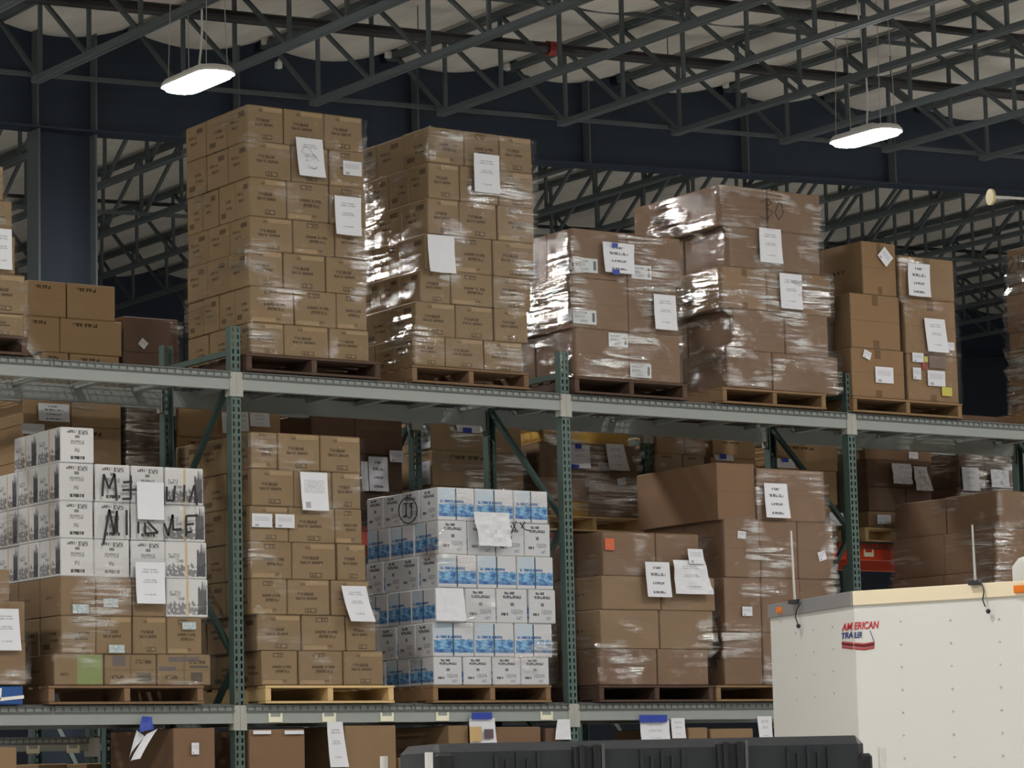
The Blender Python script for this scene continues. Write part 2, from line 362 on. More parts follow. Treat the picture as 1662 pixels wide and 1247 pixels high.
def beam(x0,x1,Y,top,label,mat=None,conn=None,h=.118,front=True,group='pale grey rack beams',holders=()):
    e=empty('load_beam',((x0+x1)/2,Y,top)); hw=(x1-x0)/2-.040; mat=mat or m_beam; s=1 if front else -1
    ya,yb=(-.004,.05) if front else (-.05,.004)
    b=MB(); b.box(-hw,hw,ya,yb,-h,0)
    put('rail',b.mesh('rail',[mat]),e)
    for sg in (-1,1):
        xw=(hw+.040)*sg; c=MB(); yf_=-.010 if front else .004
        xa,xb=sorted((xw-sg*.052,xw-sg*.001)); c.box(xa,xb,yf_,yf_+.006,-h-.048,.006)
        xa,xb=sorted((xw-sg*.052,xw-sg*.046)); c.box(xa,xb,*( (yf_+.006,.06) if front else (-.06,yf_)),-h-.046,.0)
        put('end_connector',c.mesh('end_connector',[conn or m_conn]),e)
    for hx in holders:
        c=MB(); X=hx-(x0+x1)/2; c.box(X-.055,X+.055,-.012,-.0045,-.112,-.075); c.box(X-.055,X-.04,-.012,-.0045,-.075,-.05); c.box(X+.04,X+.055,-.012,-.0045,-.075,-.05)
        put('label_holder',c.mesh('label_holder',[m_holder]),e)
    return tag(e,label,'rack beam',group)
HOLD=[atY(x,y,0).x for x,y in ((446,1166),(533,1168),(627,1166),(717,1166),(886,1164))]
BN=['left','second','third','right']
for lv in (2,1):
    for i in range(4):
        for fr in (True,False):
            nm={2:'upper',1:'lower'}[lv]; side='front' if fr else 'rear'
            beam(UX[i],UX[i+1],0 if fr else FD,DZ[lv]-.008,f'pale grey {side} beam of the {nm} deck, {BN[i]} bay'+(' with cream label holders' if (lv==1 and i==1 and fr) else ''),front=fr,holders=[h for h in HOLD if UX[i]<h<UX[i+1]] if (fr and lv==1) else ())
def deck_meshes(wd=1.36,dp=FD):
    b=MB(); r=.0065; n=22
    for i in range(n+1):
        x=-wd/2+.01+(wd-.02)*i/n; b.bar((x,-.014,0),(x,dp+.014,0),r); b.bar((x,-.014,0),(x,-.014,-.042),r)
        b.bar((x,dp+.014,0),(x,dp+.014,-.042),r)
    for j in range(11): y=.04+(dp-.08)*j/10; b.bar((-wd/2,y,.0065),(wd/2,y,.0065),r)
    for y in (-.016,dp+.016):
        for z in (-.004,-.042): b.bar((-wd/2,y,z),(wd/2,y,z),r*1.2)
    c=MB(); c.box(-.03,.03,.055,dp-.055,-.040,-.0045)
    return b.mesh('wire_mesh',[m_wirem]),c.mesh('support_channel',[m_beam])
WM,WC=deck_meshes()
def decks(x0,x1,Y,z,label,g):
    for s,nm in ((-1,'left panel'),(1,'right panel')):
        cx=(x0+x1)/2+s*(x1-x0-.08)/4
        e=empty('wire_deck',(cx,Y,z)); sc=(x1-x0-.1)/2/1.36; e.scale=(sc,1,1); put('wire_mesh',WM,e)
        for k in (-.47,0,.47): put('support_channel',WC,e,(k,0,0))
        tag(e,label+', '+nm,'wire deck',g)
for lv in (2,1):
    for i in range(4): decks(UX[i],UX[i+1],0,DZ[lv],f'galvanised wire deck of the {({2:"upper",1:"lower"}[lv])} level, {BN[i]} bay','galvanised wire decks')
# second rack row behind, orange beams at mid height
Y2=1.50; UX2=[atY(x,760,1.50).x for x in (-130,276,678,1053,1375,1662,1960)]; DZ2={'top':4.555,'mid':3.62}
NB=['first','second','third','fourth','fifth','sixth']
for i,X in enumerate(UX2): upright(X,Y2,'AB'[i%2],f'shaded green upright of the rear rack row, {ORD[i]} from the left',g='rear rack uprights',short=True)
for i in range(6):
    for fr in (True,False):
        s_='front' if fr else 'rear'
        beam(UX2[i],UX2[i+1],Y2+(0 if fr else FD),DZ2['mid']-.008,f'orange {s_} beam of the rear rack, {NB[i]} bay from the left',mat=m_orange,conn=m_orange,h=.142,front=fr,group='orange rear rack beams',holders=[hx for hx in (atY(1409,900,Y2).x,) if fr and UX2[i]<hx<UX2[i+1]])
        beam(UX2[i],UX2[i+1],Y2+(0 if fr else FD),DZ2['top']-.008,f'grey {s_} top beam of the rear rack, {NB[i]} bay',front=fr,group='grey rear rack beams')
    decks(UX2[i],UX2[i+1],Y2,DZ2['mid'],f'wire deck on the orange beams, {NB[i]} bay','rear wire decks')
    decks(UX2[i],UX2[i+1],Y2,DZ2['top'],f'wire deck on top of the rear rack, {NB[i]} bay','rear wire decks')
# third rack seen low at the left
Y3=3.5; X3=atY(152,1225,Y3).x
for i,X in enumerate((X3-2.6,X3,X3+2.6)): upright(X,Y3,'AB'[i%2],f'far green upright glimpsed under the lower beam at left, {ORD[i]}',g='far rack uprights',short=True)
for i in range(2):
    beam(X3-2.6+2.6*i,X3+2.6*i,Y3,2.055,f'far grey beam glimpsed under the lower front beam, {("left","right")[i]} one',group='far rack beams',h=.095,holders=[atY(x,1207,Y3).x for x in (53,118)] if i==0 else ())
    decks(X3-2.6+2.6*i,X3+2.6*i,Y3,2.063,f'far wire deck glimpsed under the lower beam, {("left","right")[i]} bay','far wire decks')
# ------------------------------------------------------------------ carton kinds
INK=lin(74,60,44); INKD=lin(34,27,22); BAND=lin(160,136,102)
def T(u0,v0,u1,v1,**k): return ('txt',(u0,v0,u1,v1),INK,.95,k)
PRN=[('bar',(.30,.83,1.0,.90),INK,.5),('bar',(.42,.84,.97,.96),BAND,.8),T(.22,.55,.62,.64,su=34,sv=8),T(.18,.43,.70,.51,su=40,sv=8),('bar',(.40,.06,.68,.19),INKD,.72),('txt',(.42,.09,.66,.17),BAND,.7,dict(su=40,sv=12))]
PRS=[T(.15,.60,.55,.68,su=30,sv=8),T(.2,.42,.6,.5,su=30,sv=8),('bar',(.55,.72,.85,.86),INKD,.65)]
KP=lin(134,112,82)
MT={}
MT['plain']=[carton('kraft_plain',KR),carton('kraft_plain_front',KR,[('bar',(.47,.0,.53,.25),lin(140,110,78),.5)]),carton('kraft_plain_side',KR,[T(.3,.45,.6,.52,su=20,sv=6)])]
MT['tape']=[MT['plain'][0],carton('kraft_taped_front',lin(138,110,80),[('bar',(.44,.80,.56,1.0),lin(98,76,54),.8),('bar',(.44,.0,.56,.16),lin(98,76,54),.8),('bar',(0,.505,1,.515),lin(88,68,50),.5)]),MT['plain'][2]]
MT['brown']=[carton('brown_top',lin(122,96,74)),carton('brown_front',lin(122,96,74),[('bar',(.0,.495,1,.503),lin(84,64,48),.5)]),carton('brown_side',lin(120,94,72))]
MT['dark']=[carton('dark_brown_top',lin(100,78,64)),carton('dark_brown_front',lin(100,78,64)),carton('dark_brown_side',lin(98,76,62))]
MT['print']=[carton('printed_top',KP),carton('printed_front',KP,PRN),carton('printed_side',KP,PRS)]
MT['flip']=[MT['print'][0],carton('printed_front_inverted',KP,PRN,flip=True),carton('printed_side_inverted',KP,PRS,flip=True)]
WH=lin(205,205,206)
def wine():
    gk=lin(60,60,62)
    a=carton('white_text_face',WH,[('txt',(.2,.84,.48,.92),lin(70,70,72),.9,dict(su=20,sv=5)),('txt',(.52,.80,.82,.93),lin(80,80,82),.9,dict(su=26,sv=22)),('bar',(.43,.70,.57,.78),lin(70,70,74),.75),('txt',(.3,.52,.7,.64),lin(120,120,124),.8,dict(su=30,sv=26)),('txt',(.42,.30,.56,.42),lin(130,130,134),.8,dict(su=20,sv=10)),('txt',(.30,.10,.72,.19),lin(50,50,52),.95,dict(su=34,sv=4,th=.4))],var=.02)
    m,nt,p=newmat('white_picture_face'); q=UVM(nt)
    c=WH
    lowline=math_(nt,'MULTIPLY_ADD',q.noise(9,.1,3.0,False),.55,.10)
    low=math_(nt,'MULTIPLY',math_(nt,'LESS_THAN',q.v,lowline),math_(nt,'GREATER_THAN',q.v,.06))
    low=math_(nt,'MULTIPLY',low,math_(nt,'GREATER_THAN',q.noise(16,9,4.0,False),.43))
    c=mixc(nt,math_(nt,'MULTIPLY',low,.75),c,lin(74,74,80))
    leafv=math_(nt,'MULTIPLY_ADD',q.noise(26,.1,1.0,False),.9,.36)
    leaf=math_(nt,'MULTIPLY',q.rect(.76,.07,.97,.95),math_(nt,'LESS_THAN',q.v,leafv)); c=mixc(nt,math_(nt,'MULTIPLY',leaf,.9),c,lin(52,52,58))
    for rc in ((.08,.55,.34,.68),(.26,.44,.44,.52)): c=mixc(nt,math_(nt,'MULTIPLY',q.txt(*rc,su=26,sv=18),.7),c,lin(96,94,96))
    c=mixc(nt,q.rect(.475,0,.535,1),c,lin(196,176,134))
    L(nt,c,p.inputs['Base Color']); p.inputs['Roughness'].default_value=.6
    return a,m
wa,wb=wine(); wt=carton('white_top',WH,var=.02)
MT['winea']=[wt,wa,wb]; MT['wineb']=[wt,wb,wa]
def aqua():
    a=carton('aqua_text_face',lin(200,202,206),[('txt',(.25,.84,.6,.92),lin(66,68,78),.9,dict(su=18,sv=6)),('txt',(.2,.72,.8,.81),lin(74,76,84),.9,dict(su=30,sv=8,th=.42)),('bar',(.44,.50,.56,.60),lin(70,74,84),.8),('txt',(.14,.22,.36,.30),lin(56,58,66),.95,dict(su=24,sv=6,th=.4)),('txt',(.46,.26,.84,.40),lin(130,134,142),.8,dict(su=30,sv=24)),('txt',(.62,.10,.82,.20),lin(110,124,150),.7,dict(su=20,sv=20))],var=.02)
    m,nt,p=newmat('aqua_wave_face'); q=UVM(nt); c=lin(200,202,206)
    sky=math_(nt,'MULTIPLY',q.rect(0,.56,.5,.97),.40); c=mixc(nt,sky,c,lin(150,190,216))
    line=math_(nt,'MULTIPLY_ADD',q.noise(4,.1,2.0,False),.22,.40)
    wv=math_(nt,'MULTIPLY',math_(nt,'LESS_THAN',q.v,line),math_(nt,'GREATER_THAN',q.v,.12))
    wv=math_(nt,'MULTIPLY',wv,math_(nt,'LESS_THAN',q.u,.985))
    cr=N(nt,'ShaderNodeValToRGB'); e=cr.color_ramp.elements; e[0].position=.36; e[0].color=(*lin(34,92,160),1); e[1].position=.60; e[1].color=(*lin(132,186,220),1)
    L(nt,q.noise(6,9,4.0,False),cr.inputs[0]); c=mixc(nt,wv,c,cr.outputs[0])
    lo=math_(nt,'MULTIPLY',q.rect(0,.12,1,.22),.5); c=mixc(nt,lo,c,lin(30,74,150))
    c=mixc(nt,math_(nt,'MULTIPLY',q.txt(.06,.54,.7,.62,su=40,sv=6,th=.42),.95),c,lin(40,100,160))
    c=mixc(nt,math_(nt,'MULTIPLY',q.rect(.30,.46,.78,.52),.35),c,lin(30,84,140))
    c=mixc(nt,q.rect(.475,0,.51,1),c,lin(36,66,76))
    L(nt,c,p.inputs['Base Color']); p.inputs['Roughness'].default_value=.55
    return a,m
qa,qb=aqua(); MT['aquaa']=[wt,qa,qb]; MT['aquab']=[wt,qb,qa]
MT['green']=[MT['plain'][0],carton('green_panel_front',KP,[('bar',(.46,.03,.97,.97),lin(126,158,96),.6),T(.1,.3,.3,.4)]),MT['plain'][2]]
def dev(name,pics): return carton(name,KP,[('bar',(.485,0,.515,1),INK,.4),('bar',(0,.48,1,.52),INK,.3)]+[('bar',r,lin(92,88,92) if i%2==0 else lin(70,66,60),.85) for i,r in enumerate(pics)]+[T(.1,.2,.4,.32,su=20,sv=10),T(.6,.7,.9,.82,su=16,sv=10)])
MT['dev1']=[MT['plain'][0],dev('device_picture_front',[(.15,.62,.40,.94),(.62,.12,.90,.40)]),MT['plain'][2]]
MT['dev2']=[MT['plain'][0],dev('device_picture_front_wide',[(.2,.76,.78,.92),(.62,.12,.84,.42),(.02,.46,.34,.60),(.6,.56,.96,.64)]),MT['plain'][2]]
MT['yellow']=[carton('yellow_top',lin(190,150,60)),carton('yellow_front',lin(190,150,60)),carton('yellow_side',lin(180,140,60))]
MT['pale']=[carton('brightened_kraft_top',lin(164,136,102)),carton('brightened_kraft_front',lin(164,136,102),[T(.2,.78,.6,.88,su=20,sv=6),('bar',(.0,.495,1,.503),lin(120,98,70),.4)]),carton('brightened_kraft_side',lin(160,132,98))]  # kraft colour lightened to offset the dim light on the rear-row cartons
ADJ={'pale':'brightened kraft carton','plain':'plain kraft carton','tape':'plain taped carton','brown':'big brown carton','dark':'dark brown carton','print':'printed tan carton','flip':'inverted printed tan carton','winea':'white text-faced carton','wineb':'white plant-picture carton','aquaa':'white text-faced carton','aquab':'blue wave carton','green':'carton with green panel','dev1':'device-picture tan carton','dev2':'wide device-picture carton','yellow':'yellow carton'}
NAME={'pale':'cardboard_box','plain':'cardboard_box','tape':'cardboard_box','brown':'cardboard_box','dark':'cardboard_box','print':'printed_carton','flip':'printed_carton','winea':'white_carton','wineb':'white_carton','aquaa':'blue_wave_carton','aquab':'blue_wave_carton','green':'green_panel_carton','dev1':'device_carton','dev2':'device_carton','yellow':'yellow_carton'}
BXM={}
def boxmesh(w,d,h,kind):
    k=(round(w,2),round(d,2),round(h,2),kind)
    if k not in BXM:
        w,d,h=k[:3]; b=MB(); b.box(-w/2,w/2,-d/2,d/2,0,h,(0,1,2)); BXM[k]=b.mesh(NAME[kind],MT[kind],bevel=min(.006,h*.05))
    return BXM[k],k
BOXES=[]
def carton_at(x0,x1,y0,y1,z0,z1,kind,label,group,jit=1.0,gap=.009):
    w,d,h=x1-x0-gap,y1-y0-gap,z1-z0
    me,k=boxmesh(max(w,.03),max(d,.03),max(h,.03),kind)
    o=put(NAME[kind],me,None,((x0+x1)/2+random.uniform(-.003,.003)*jit,(y0+y1)/2+random.uniform(0,.012)*jit,z0),math.radians(random.uniform(-.5,.5)*jit))
    o.scale=(w/k[0],d/k[1],(h-.0015)/k[2])
    tag(o,label,'carton',group); BOXES.append((o,x0,x1,y0,y1,z0,z1)); return o
# ------------------------------------------------------------------ pallets
m_wood=simple('pallet_wood',lin(132,106,78),.8,var=.3,scale=14,bump=.3,spec=.2)
m_woodd=simple('pallet_wood_shaded',lin(86,68,58),.8,var=.3,scale=14,bump=.3,spec=.2)  # dark wood, toned darker to stand for shade under the loads
m_woodn=simple('pallet_wood_new',lin(206,178,130),.8,var=.15,scale=14,bump=.2,spec=.2)
m_woodo=simple('pallet_wood_orange',lin(124,99,76),.8,var=.25,scale=14,bump=.3,spec=.2)
PALM={}
def pallet(x0,x1,y0,d,z,label,mat=None):
    mat=mat or m_wood; w=x1-x0
    e=empty('wood_pallet',((x0+x1)/2,y0,z))
    for sx in (-1,0,1):
        b=MB(); c=sx*(w/2-.024); b.box(c-.022,c+.022,.004,d-.004,.016,.106); put('stringer',b.mesh('stringer',[mat],bevel=.003),e)
    for i in range(7):
        b=MB(); y=i*(d-.1)/6; ww=.118 if i in (0,6) else .09; yy=min(y,d-ww); b.box(-w/2,w/2,yy,yy+ww,.1065,.122); put('deck_board',b.mesh('deck_board',[mat]),e)
    for i in range(5):
        b=MB(); y=i*(d-.1)/4; b.box(-w/2,w/2,y,y+.1,0,.0155); put('bottom_board',b.mesh('bottom_board',[mat]),e)
    return tag(e,label,'pallet','wooden pallets')
PH_=.124
# ------------------------------------------------------------------ stretch film
def filmmat(name,haze=.05,gl=.10,sx=1.2,sz=26,seed=0.0,thr=.56,rough=.09,strength=.9):
    m=bpy.data.materials.new(name); m.use_nodes=True; nt=m.node_tree; nt.nodes.clear()
    tc=N(nt,'ShaderNodeTexCoord'); mp=N(nt,'ShaderNodeMapping'); mp.inputs['Scale'].default_value=(sx,sx,sz); mp.inputs['Location'].default_value=(seed,seed,seed); mp.inputs['Rotation'].default_value=(.13,-.05,.0)
    L(nt,tc.outputs['Object'],mp.inputs[0])
    n1=N(nt,'ShaderNodeTexNoise',i_Scale=1.0,i_Detail=5.0,i_Roughness=.6,i_Distortion=.6); L(nt,mp.outputs[0],n1.inputs['Vector'])
    mp2=N(nt,'ShaderNodeMapping'); mp2.inputs['Scale'].default_value=(2.3,2.3,2.9); mp2.inputs['Location'].default_value=(seed*3,1,seed); L(nt,tc.outputs['Object'],mp2.inputs[0])
    n2=N(nt,'ShaderNodeTexNoise',i_Scale=1.0,i_Detail=3.0); L(nt,mp2.outputs[0],n2.inputs['Vector'])
    h=math_(nt,'ADD',n1.outputs[0],math_(nt,'MULTIPLY',n2.outputs[0],1.2))
    b=N(nt,'ShaderNodeBump',i_Strength=1.0,i_Distance=.022); L(nt,h,b.inputs['Height'])
    patch=N(nt,'ShaderNodeMapRange'); patch.inputs[1].default_value=thr-.06; patch.inputs[2].default_value=thr+.10; L(nt,n2.outputs[0],patch.inputs[0])
    stk=N(nt,'ShaderNodeMapRange'); stk.inputs[1].default_value=.46; stk.inputs[2].default_value=.56; L(nt,n1.outputs[0],stk.inputs[0])
    fac=math_(nt,'MULTIPLY_ADD',math_(nt,'MULTIPLY',patch.outputs[0],math_(nt,'MULTIPLY_ADD',stk.outputs[0],.9,.1)),gl*1.9,gl*.08)
    tr=N(nt,'ShaderNodeBsdfTransparent'); tr.inputs[0].default_value=(.97,.97,.97,1)
    g=N(nt,'ShaderNodeBsdfGlossy'); g.inputs['Roughness'].default_value=rough; g.inputs[0].default_value=(.95,.95,.95,1); L(nt,b.outputs[0],g.inputs['Normal'])
    df=N(nt,'ShaderNodeBsdfDiffuse'); df.inputs[0].default_value=(.8,.8,.8,1); L(nt,b.outputs[0],df.inputs['Normal'])
    m1=N(nt,'ShaderNodeMixShader'); L(nt,math_(nt,'MULTIPLY_ADD',math_(nt,'MULTIPLY',patch.outputs[0],stk.outputs[0]),haze*4,haze*.3),m1.inputs[0]); L(nt,tr.outputs[0],m1.inputs[1]); L(nt,df.outputs[0],m1.inputs[2])
    m2=N(nt,'ShaderNodeMixShader'); L(nt,fac,m2.inputs[0]); L(nt,m1.outputs[0],m2.inputs[1]); L(nt,g.outputs[0],m2.inputs[2])
    o_=N(nt,'ShaderNodeOutputMaterial'); L(nt,m2.outputs[0],o_.inputs[0]); return m
FILM={'light':filmmat('clear_stretch_film',.012,.30,sx=2.2,sz=30,thr=.60),'mid':filmmat('stretch_film',.02,.38,sx=2.2,sz=30,seed=4.0,thr=.565),'heavy':filmmat('dense_stretch_film',.03,.50,sx=2.2,sz=30,seed=9.0,thr=.53)}
def film(name_seed,ext,yf,yb,z0,z1,kind,label,wob=.010):
    """ext: list of (z0,z1,xl,xr) rows; a closed sleeve following the rows of the load"""
    def prof(z):
        for a,c,l,r in ext:
            if a-.001<=z<=c+.001: return l,r
        return ext[0][2:] if z>ext[0][1] else ext[-1][2:]
    b=MB(); nz=max(8,int((z1-z0)/.035)); per=[]
    nx,ny=26,26; off=.016; rings=[]
    for j in range(nz+1):
        z=z0+(z1-z0)*j/nz; ls=[prof(z+d) for d in (-.03,0,.03)]; l=min(q[0] for q in ls); r=max(q[1] for q in ls)
        pts=[(l+(r-l)*i/nx,yf,0,-1) for i in range(nx)]+[(r,yf+(yb-yf)*i/ny,1,0) for i in range(ny)]+[(r+(l-r)*i/nx,yb,0,1) for i in range(nx)]+[(l,yb+(yf-yb)*i/ny,-1,0) for i in range(ny)]
        ring=[]
        for i,(x,y,ax,ay) in enumerate(pts):
            q=noise.noise(Vector((x*2.2+name_seed,y*2.2,z*13)))+.6*noise.noise(Vector((x*6+name_seed,y*6+3,z*30)))
            o_=off+wob*(q+.2); c_=.0
            if i%nx==0 and ax*ay==0:  # corners: push both ways
                pa=pts[i-1]; ax,ay=ax+pa[2],ay+pa[3]
            ring.append((x+ax*o_,y+ay*o_,z))
        rings.append(ring)
    n=len(rings[0])
    for j in range(nz):
        for i in range(n): k=(i+1)%n; b.quad([rings[j][i],rings[j][k],rings[j+1][k],rings[j+1][i]],smooth=True)
    me=b.mesh('stretch_wrap',[FILM[kind]],merge=True)
    return tag(put('stretch_wrap',me),label,'stretch wrap','stretch wrap sleeves')
# ------------------------------------------------------------------ loads built row by row
COLN={1:['front'],2:['front left','front right'],3:['front left','front middle','front right'],4:['front left','front second','front third','front right']}
FILMO={}
def load(name,yf,rows,depth,nside,base,wrap=None,pal=None,place='',paly=None,filmz=None,pgroup=None,wob=.010,seed=0):
    """rows from the top down: (ytop, ybottom, xleft, xright, splits, kind[s]) measured along the front-left edge"""
    R=[]; zt=None
    for i,(yt,yb_,xl,xr,sp,kind) in enumerate(rows):
        ym=(yt+yb_)/2; ztop=atY(xl,yt,yf).z if zt is None else zt; zbt=atY(xl,yb_,yf).z
        if i==len(rows)-1: zbt=base
        X=[atY(x,ym+(x-xl)*.04,yf).x for x in [xl]+list(sp)+[xr]]
        R.append((ztop,zbt,X,kind)); zt=zbt
    nr=len(R); ext=[]; D=depth if not callable(depth) else None
    for i,(ztop,zbt,X,kind) in enumerate(R):
        n=len(X)-1; kinds=list(kind) if isinstance(kind,(list,tuple)) else [kind]*n
        ns=nside[i] if isinstance(nside,(list,tuple)) else nside
        dd=D/ns; off=random.uniform(-.006,.006)
        for c in range(n):
            kd=kinds[c]
            if kd in ('print','flip'): kd=random.choice(['print','print','flip'])
            if kd=='none': continue
            d0=dd if c>0 or ns>1 else D
            lr=f'{ordn(i)} layer down, {COLN[n][c]}' if nr>1 else COLN[n][c]
            carton_at(X[c],X[c+1],yf,yf+(d0 if c==0 else (D if ns==1 else dd)),zbt,ztop,kd,f'{ADJ[kd]}, {lr}, {place}',f'cartons of the {place}')
        kd=kinds[0]
        if kd=='none': kd='plain'
        for s_ in range(1,ns):
            k2=kd if kd not in ('print','flip') else random.choice(['print','flip'])
            carton_at(X[0],X[1],yf+dd*s_,yf+dd*(s_+1),zbt,ztop-random.choice([0,0,.004]),k2,f'{ADJ[k2]}, {ordn(i)} layer down, left side {ORD[s_]} back, {place}',f'cartons of the {place}')
        ext.append((zbt,ztop,X[0],X[-1]))
    if wrap: 
        z1=R[0][0]-.015 if not filmz else filmz[1]; z0=base+.004 if not filmz else filmz[0]
        FILMO[name]=film(seed,ext,yf,yf+D,z0,z1,wrap,f'clear stretch wrap around the {place}',wob)
    if pal:
        x0,x1,mt=pal; x0=atY(x0,rows[-1][1]+10,yf).x; x1=atY(x1,rows[-1][1]+12,yf).x
        pallet(x0,x1,(paly if paly is not None else yf-.01),max(D,1.0),base-PH_,f'{({"n":"pale new","o":"orange-brown","d":"dark shade-toned","w":"brown"}[mt])} wooden pallet under the {place}',{'n':m_woodn,'o':m_woodo,'d':m_woodd,'w':m_wood}[mt])
    return R
U=DZ[2]+.008; Lw=DZ[1]+.008
UB,LB=U+PH_+.001,Lw+PH_+.001
PR='print'
load('P1',-.03,[(168,226,402,590,(461,527),PR),(226,286,404,592,(474,535),PR),(286,349,406,594,(466,535),PR),(349,404,407,595,(477,545),PR),(404,463,405,597,(461,530),PR),(463,522,407,598,(479,548),PR),(522,583,408,600,(462,535),PR)],.92,[3,3,4,3,3,4,3],UB,'light',(399,617,'d'),'tallest upper load',seed=1)
load('P2',-.03,[(204,262,697,865,(755,812),PR),(262,320,696,867,(748,810),PR),(320,378,695,868,(747,808),PR),(378,437,692,867,(735,800),PR),(437,489,683,863,(733,801),PR),(489,543,675,858,(741,803),PR),(543,597,673,850,(724,787),PR)],1.1,[3,4,3,3,4,3,4],UB,'mid',(668,858,'o'),'second tall upper load',seed=2)
load('P3',-.04,[(369,449,930,1106,(1019,),'brown'),(449,531,929.5,1101,(1020.7,),'brown'),(531,617,935,1106.5,(1022,),'brown')],1.05,[3,2,2],UB,'heavy',(932,1115,'d'),'three-layer upper load',seed=3,wob=.016)
load('P4',-.04,[(298,365,1170,1332.5,(1247,),'brown'),(365,432,1183,1331,(1267,),'brown'),(432,498,1174,1348.6,(1246,),'tape'),(498,567,1190,1345,(1275,),'brown'),(567,636,1183,1362,(1255,),'brown')],1.14,[2,2,2,2,2],UB,'heavy',(1172,1340,'w'),'five-layer upper load',seed=4,wob=.014)
load('P5a',-.04,[(390,476,1401,1457,(),'tape'),(476,563,1382,1463.6,(),'tape'),(563,653,1384,1470,(),'tape')],1.05,[2,2,2],UB,None,(1384,1561,'w'),'square-box load left column',seed=5)
load('P5b',-.04,[(413.7,482,1460.5,1549.6,(),'tape'),(482,573,1470.5,1553.5,(),'tape'),(573,657,1474,1557.5,(),'tape')],1.05,[1,1,1],UB,'light',None,'square-box load',seed=6)
load('P6',-.04,[(393,470,1694,1788,(1742,),'brown'),(470,530,1694,1788,(1742,),'brown'),(530,590,1698,1788,(1742,),'brown'),(590,665,1698,1788,(1742,),'brown')],.44,[1,1,1,1],UB,'heavy',(1690,1788,'w'),'upper load at right edge',seed=7,wob=.03)
load('U0',-.04,[(252,309,-160,7,(-105,-50),PR),(309,367,-160,21,(-100,-45),PR),(367,430,-160,27,(-100,-40),PR),(430,495,-160,42,(-95,-30),PR),(495,556,-160,42,(-100,-38),PR)],.9,1,UB,'mid',(-165,45,'d'),'upper load at left edge',seed=8)
# ---- lower level
W4=('winea','winea','winea','wineb')
load('L1t',-.04,[(692,750,98,154,(),'winea')],.72,2,atY(98,750,-.04).z,None,None,'top of white-and-brown load',seed=9)
load('L1',-.04,[(750,812,97.5,332,(155,213,268),W4),(812,873,98,336,(154,213,268),W4),(873,935,98,339,(154,213,270),W4),(935,999,99,339,(157,216,270),('plain','plain','plain','wineb')),(999,1061,99,330,(157,216,272),'print'),(1061,1124,88,344,(170,256),('green','dev1','dev2'))],.98,[3,3,3,3,3,2],LB,'light',(78,330,'o'),'white-and-brown lower load',seed=10)
load('L2',-.04,[(700,760,408,586,(452,520),PR),(760,820,408,587,(478,540),PR),(820,878,407,590,(470,546),PR),(878,939,408,595,(476,548),PR),(939,997,409,600,(468,537),PR),(997,1056,419,612,(491,563),PR),(1056,1116,425.5,623.5,(485,558),PR)],1.1,3,LB,'light',(430,639,'n'),'printed-carton lower load',seed=11)
load('L3',-.03,[(790,844,711,891,(772,835),'aquab'),(844,899,712,896,(760,806,853),'aquaa'),(899,953.5,711,900,(775.4,840),'aquab'),(953.5,1010,708,903.5,(756,807.5,859),'aquaa'),(1010,1066,704,899,(771.5,837),'aquab'),(1066,1121,705,894,(753,800,847),'aquaa')],.98,[4,3,4,3,4,3],LB,'light',(702,894,'w'),'blue-and-white lower load',seed=12)
load('L4',-.03,[(862,934,980,1136,(1066,),'brown'),(934,989,977,1162,(1074,),'plain'),(989,1053,977,1160,(1072.6,),'plain'),(1053,1121,974,1151,(1068,),'brown')],1.05,2,LB,'mid',(972,1158,'d'),'low wrapped lower load',seed=13,wob=.022)
load('L5t',-.04,[(750,844,1165.5,1228,(),'brown')],1.04,1,atY(1176,844,-.04).z,None,None,'top left of big-box load',seed=14)
load('L5',-.04,[(761.5-2.4,844,1229.5,1340.6,(),'brown'),(844,936.6,1176,1354,(1235,1296),'brown'),(936.6,1026,1177,1359,(1237,1301),'brown'),(1026,1118,1177,1362,(1240,1302),'brown')],1.02,[1,2,2,2],LB,'mid',(1162,1368,'w'),'big-box load beside trailer',seed=15,filmz=None)
load('L6',-.04,[(796,857,1621,1790,(1700,),'brown'),(857,925,1619,1790,(1700,),'brown'),(925,1000,1619,1790,(1700,),'brown'),(1000,1080,1619,1790,(1700,),'brown')],1.28,2,atY(1619,1086,-.04).z,'mid',None,'load behind the white trailer',seed=16)
load('L0',-.05,[(920,973,-160,18,(-75,),'plain'),(973,1040,-160,42,(-60,),'plain'),(1040,1110,-160,45,(-60,),'plain')],.9,1,atY(40,1112,-.05).z,'light',None,'lower load at left edge',seed=17)
# ------------------------------------------------------------------ loads on the rear rack
MB_=DZ2['mid']+.008+PH_+.001; TB_=DZ2['top']+.009; YR=Y2-.04
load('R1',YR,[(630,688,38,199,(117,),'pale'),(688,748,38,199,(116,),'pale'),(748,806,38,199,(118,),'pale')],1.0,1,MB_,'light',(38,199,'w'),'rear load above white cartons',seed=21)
load('R2',YR+.05,[(652,730,206,262,(),'dark'),(730,808,206,262,(),'dark')],.95,1,MB_,'heavy',(204,264,'d'),'dark rear load by first upright',seed=22)
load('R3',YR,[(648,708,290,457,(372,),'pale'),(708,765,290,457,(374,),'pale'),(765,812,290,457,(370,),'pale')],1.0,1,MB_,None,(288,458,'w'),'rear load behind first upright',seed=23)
load('R4',YR,[(668,732,505,655,(577,),'dark'),(732,790,505,655,(577,),'dark'),(790,822,505,655,(577,),'dark')],1.0,1,MB_,None,(505,655,'d'),'dark rear load with white sheets',seed=24)
load('R5',YR,[(672,730,702,849,(),'pale'),(730,788,702,852,(),'pale'),(788,830,702,852,(),'pale')],1.0,1,MB_,'heavy',(702,852,'w'),'rear load above blue cartons',seed=25)
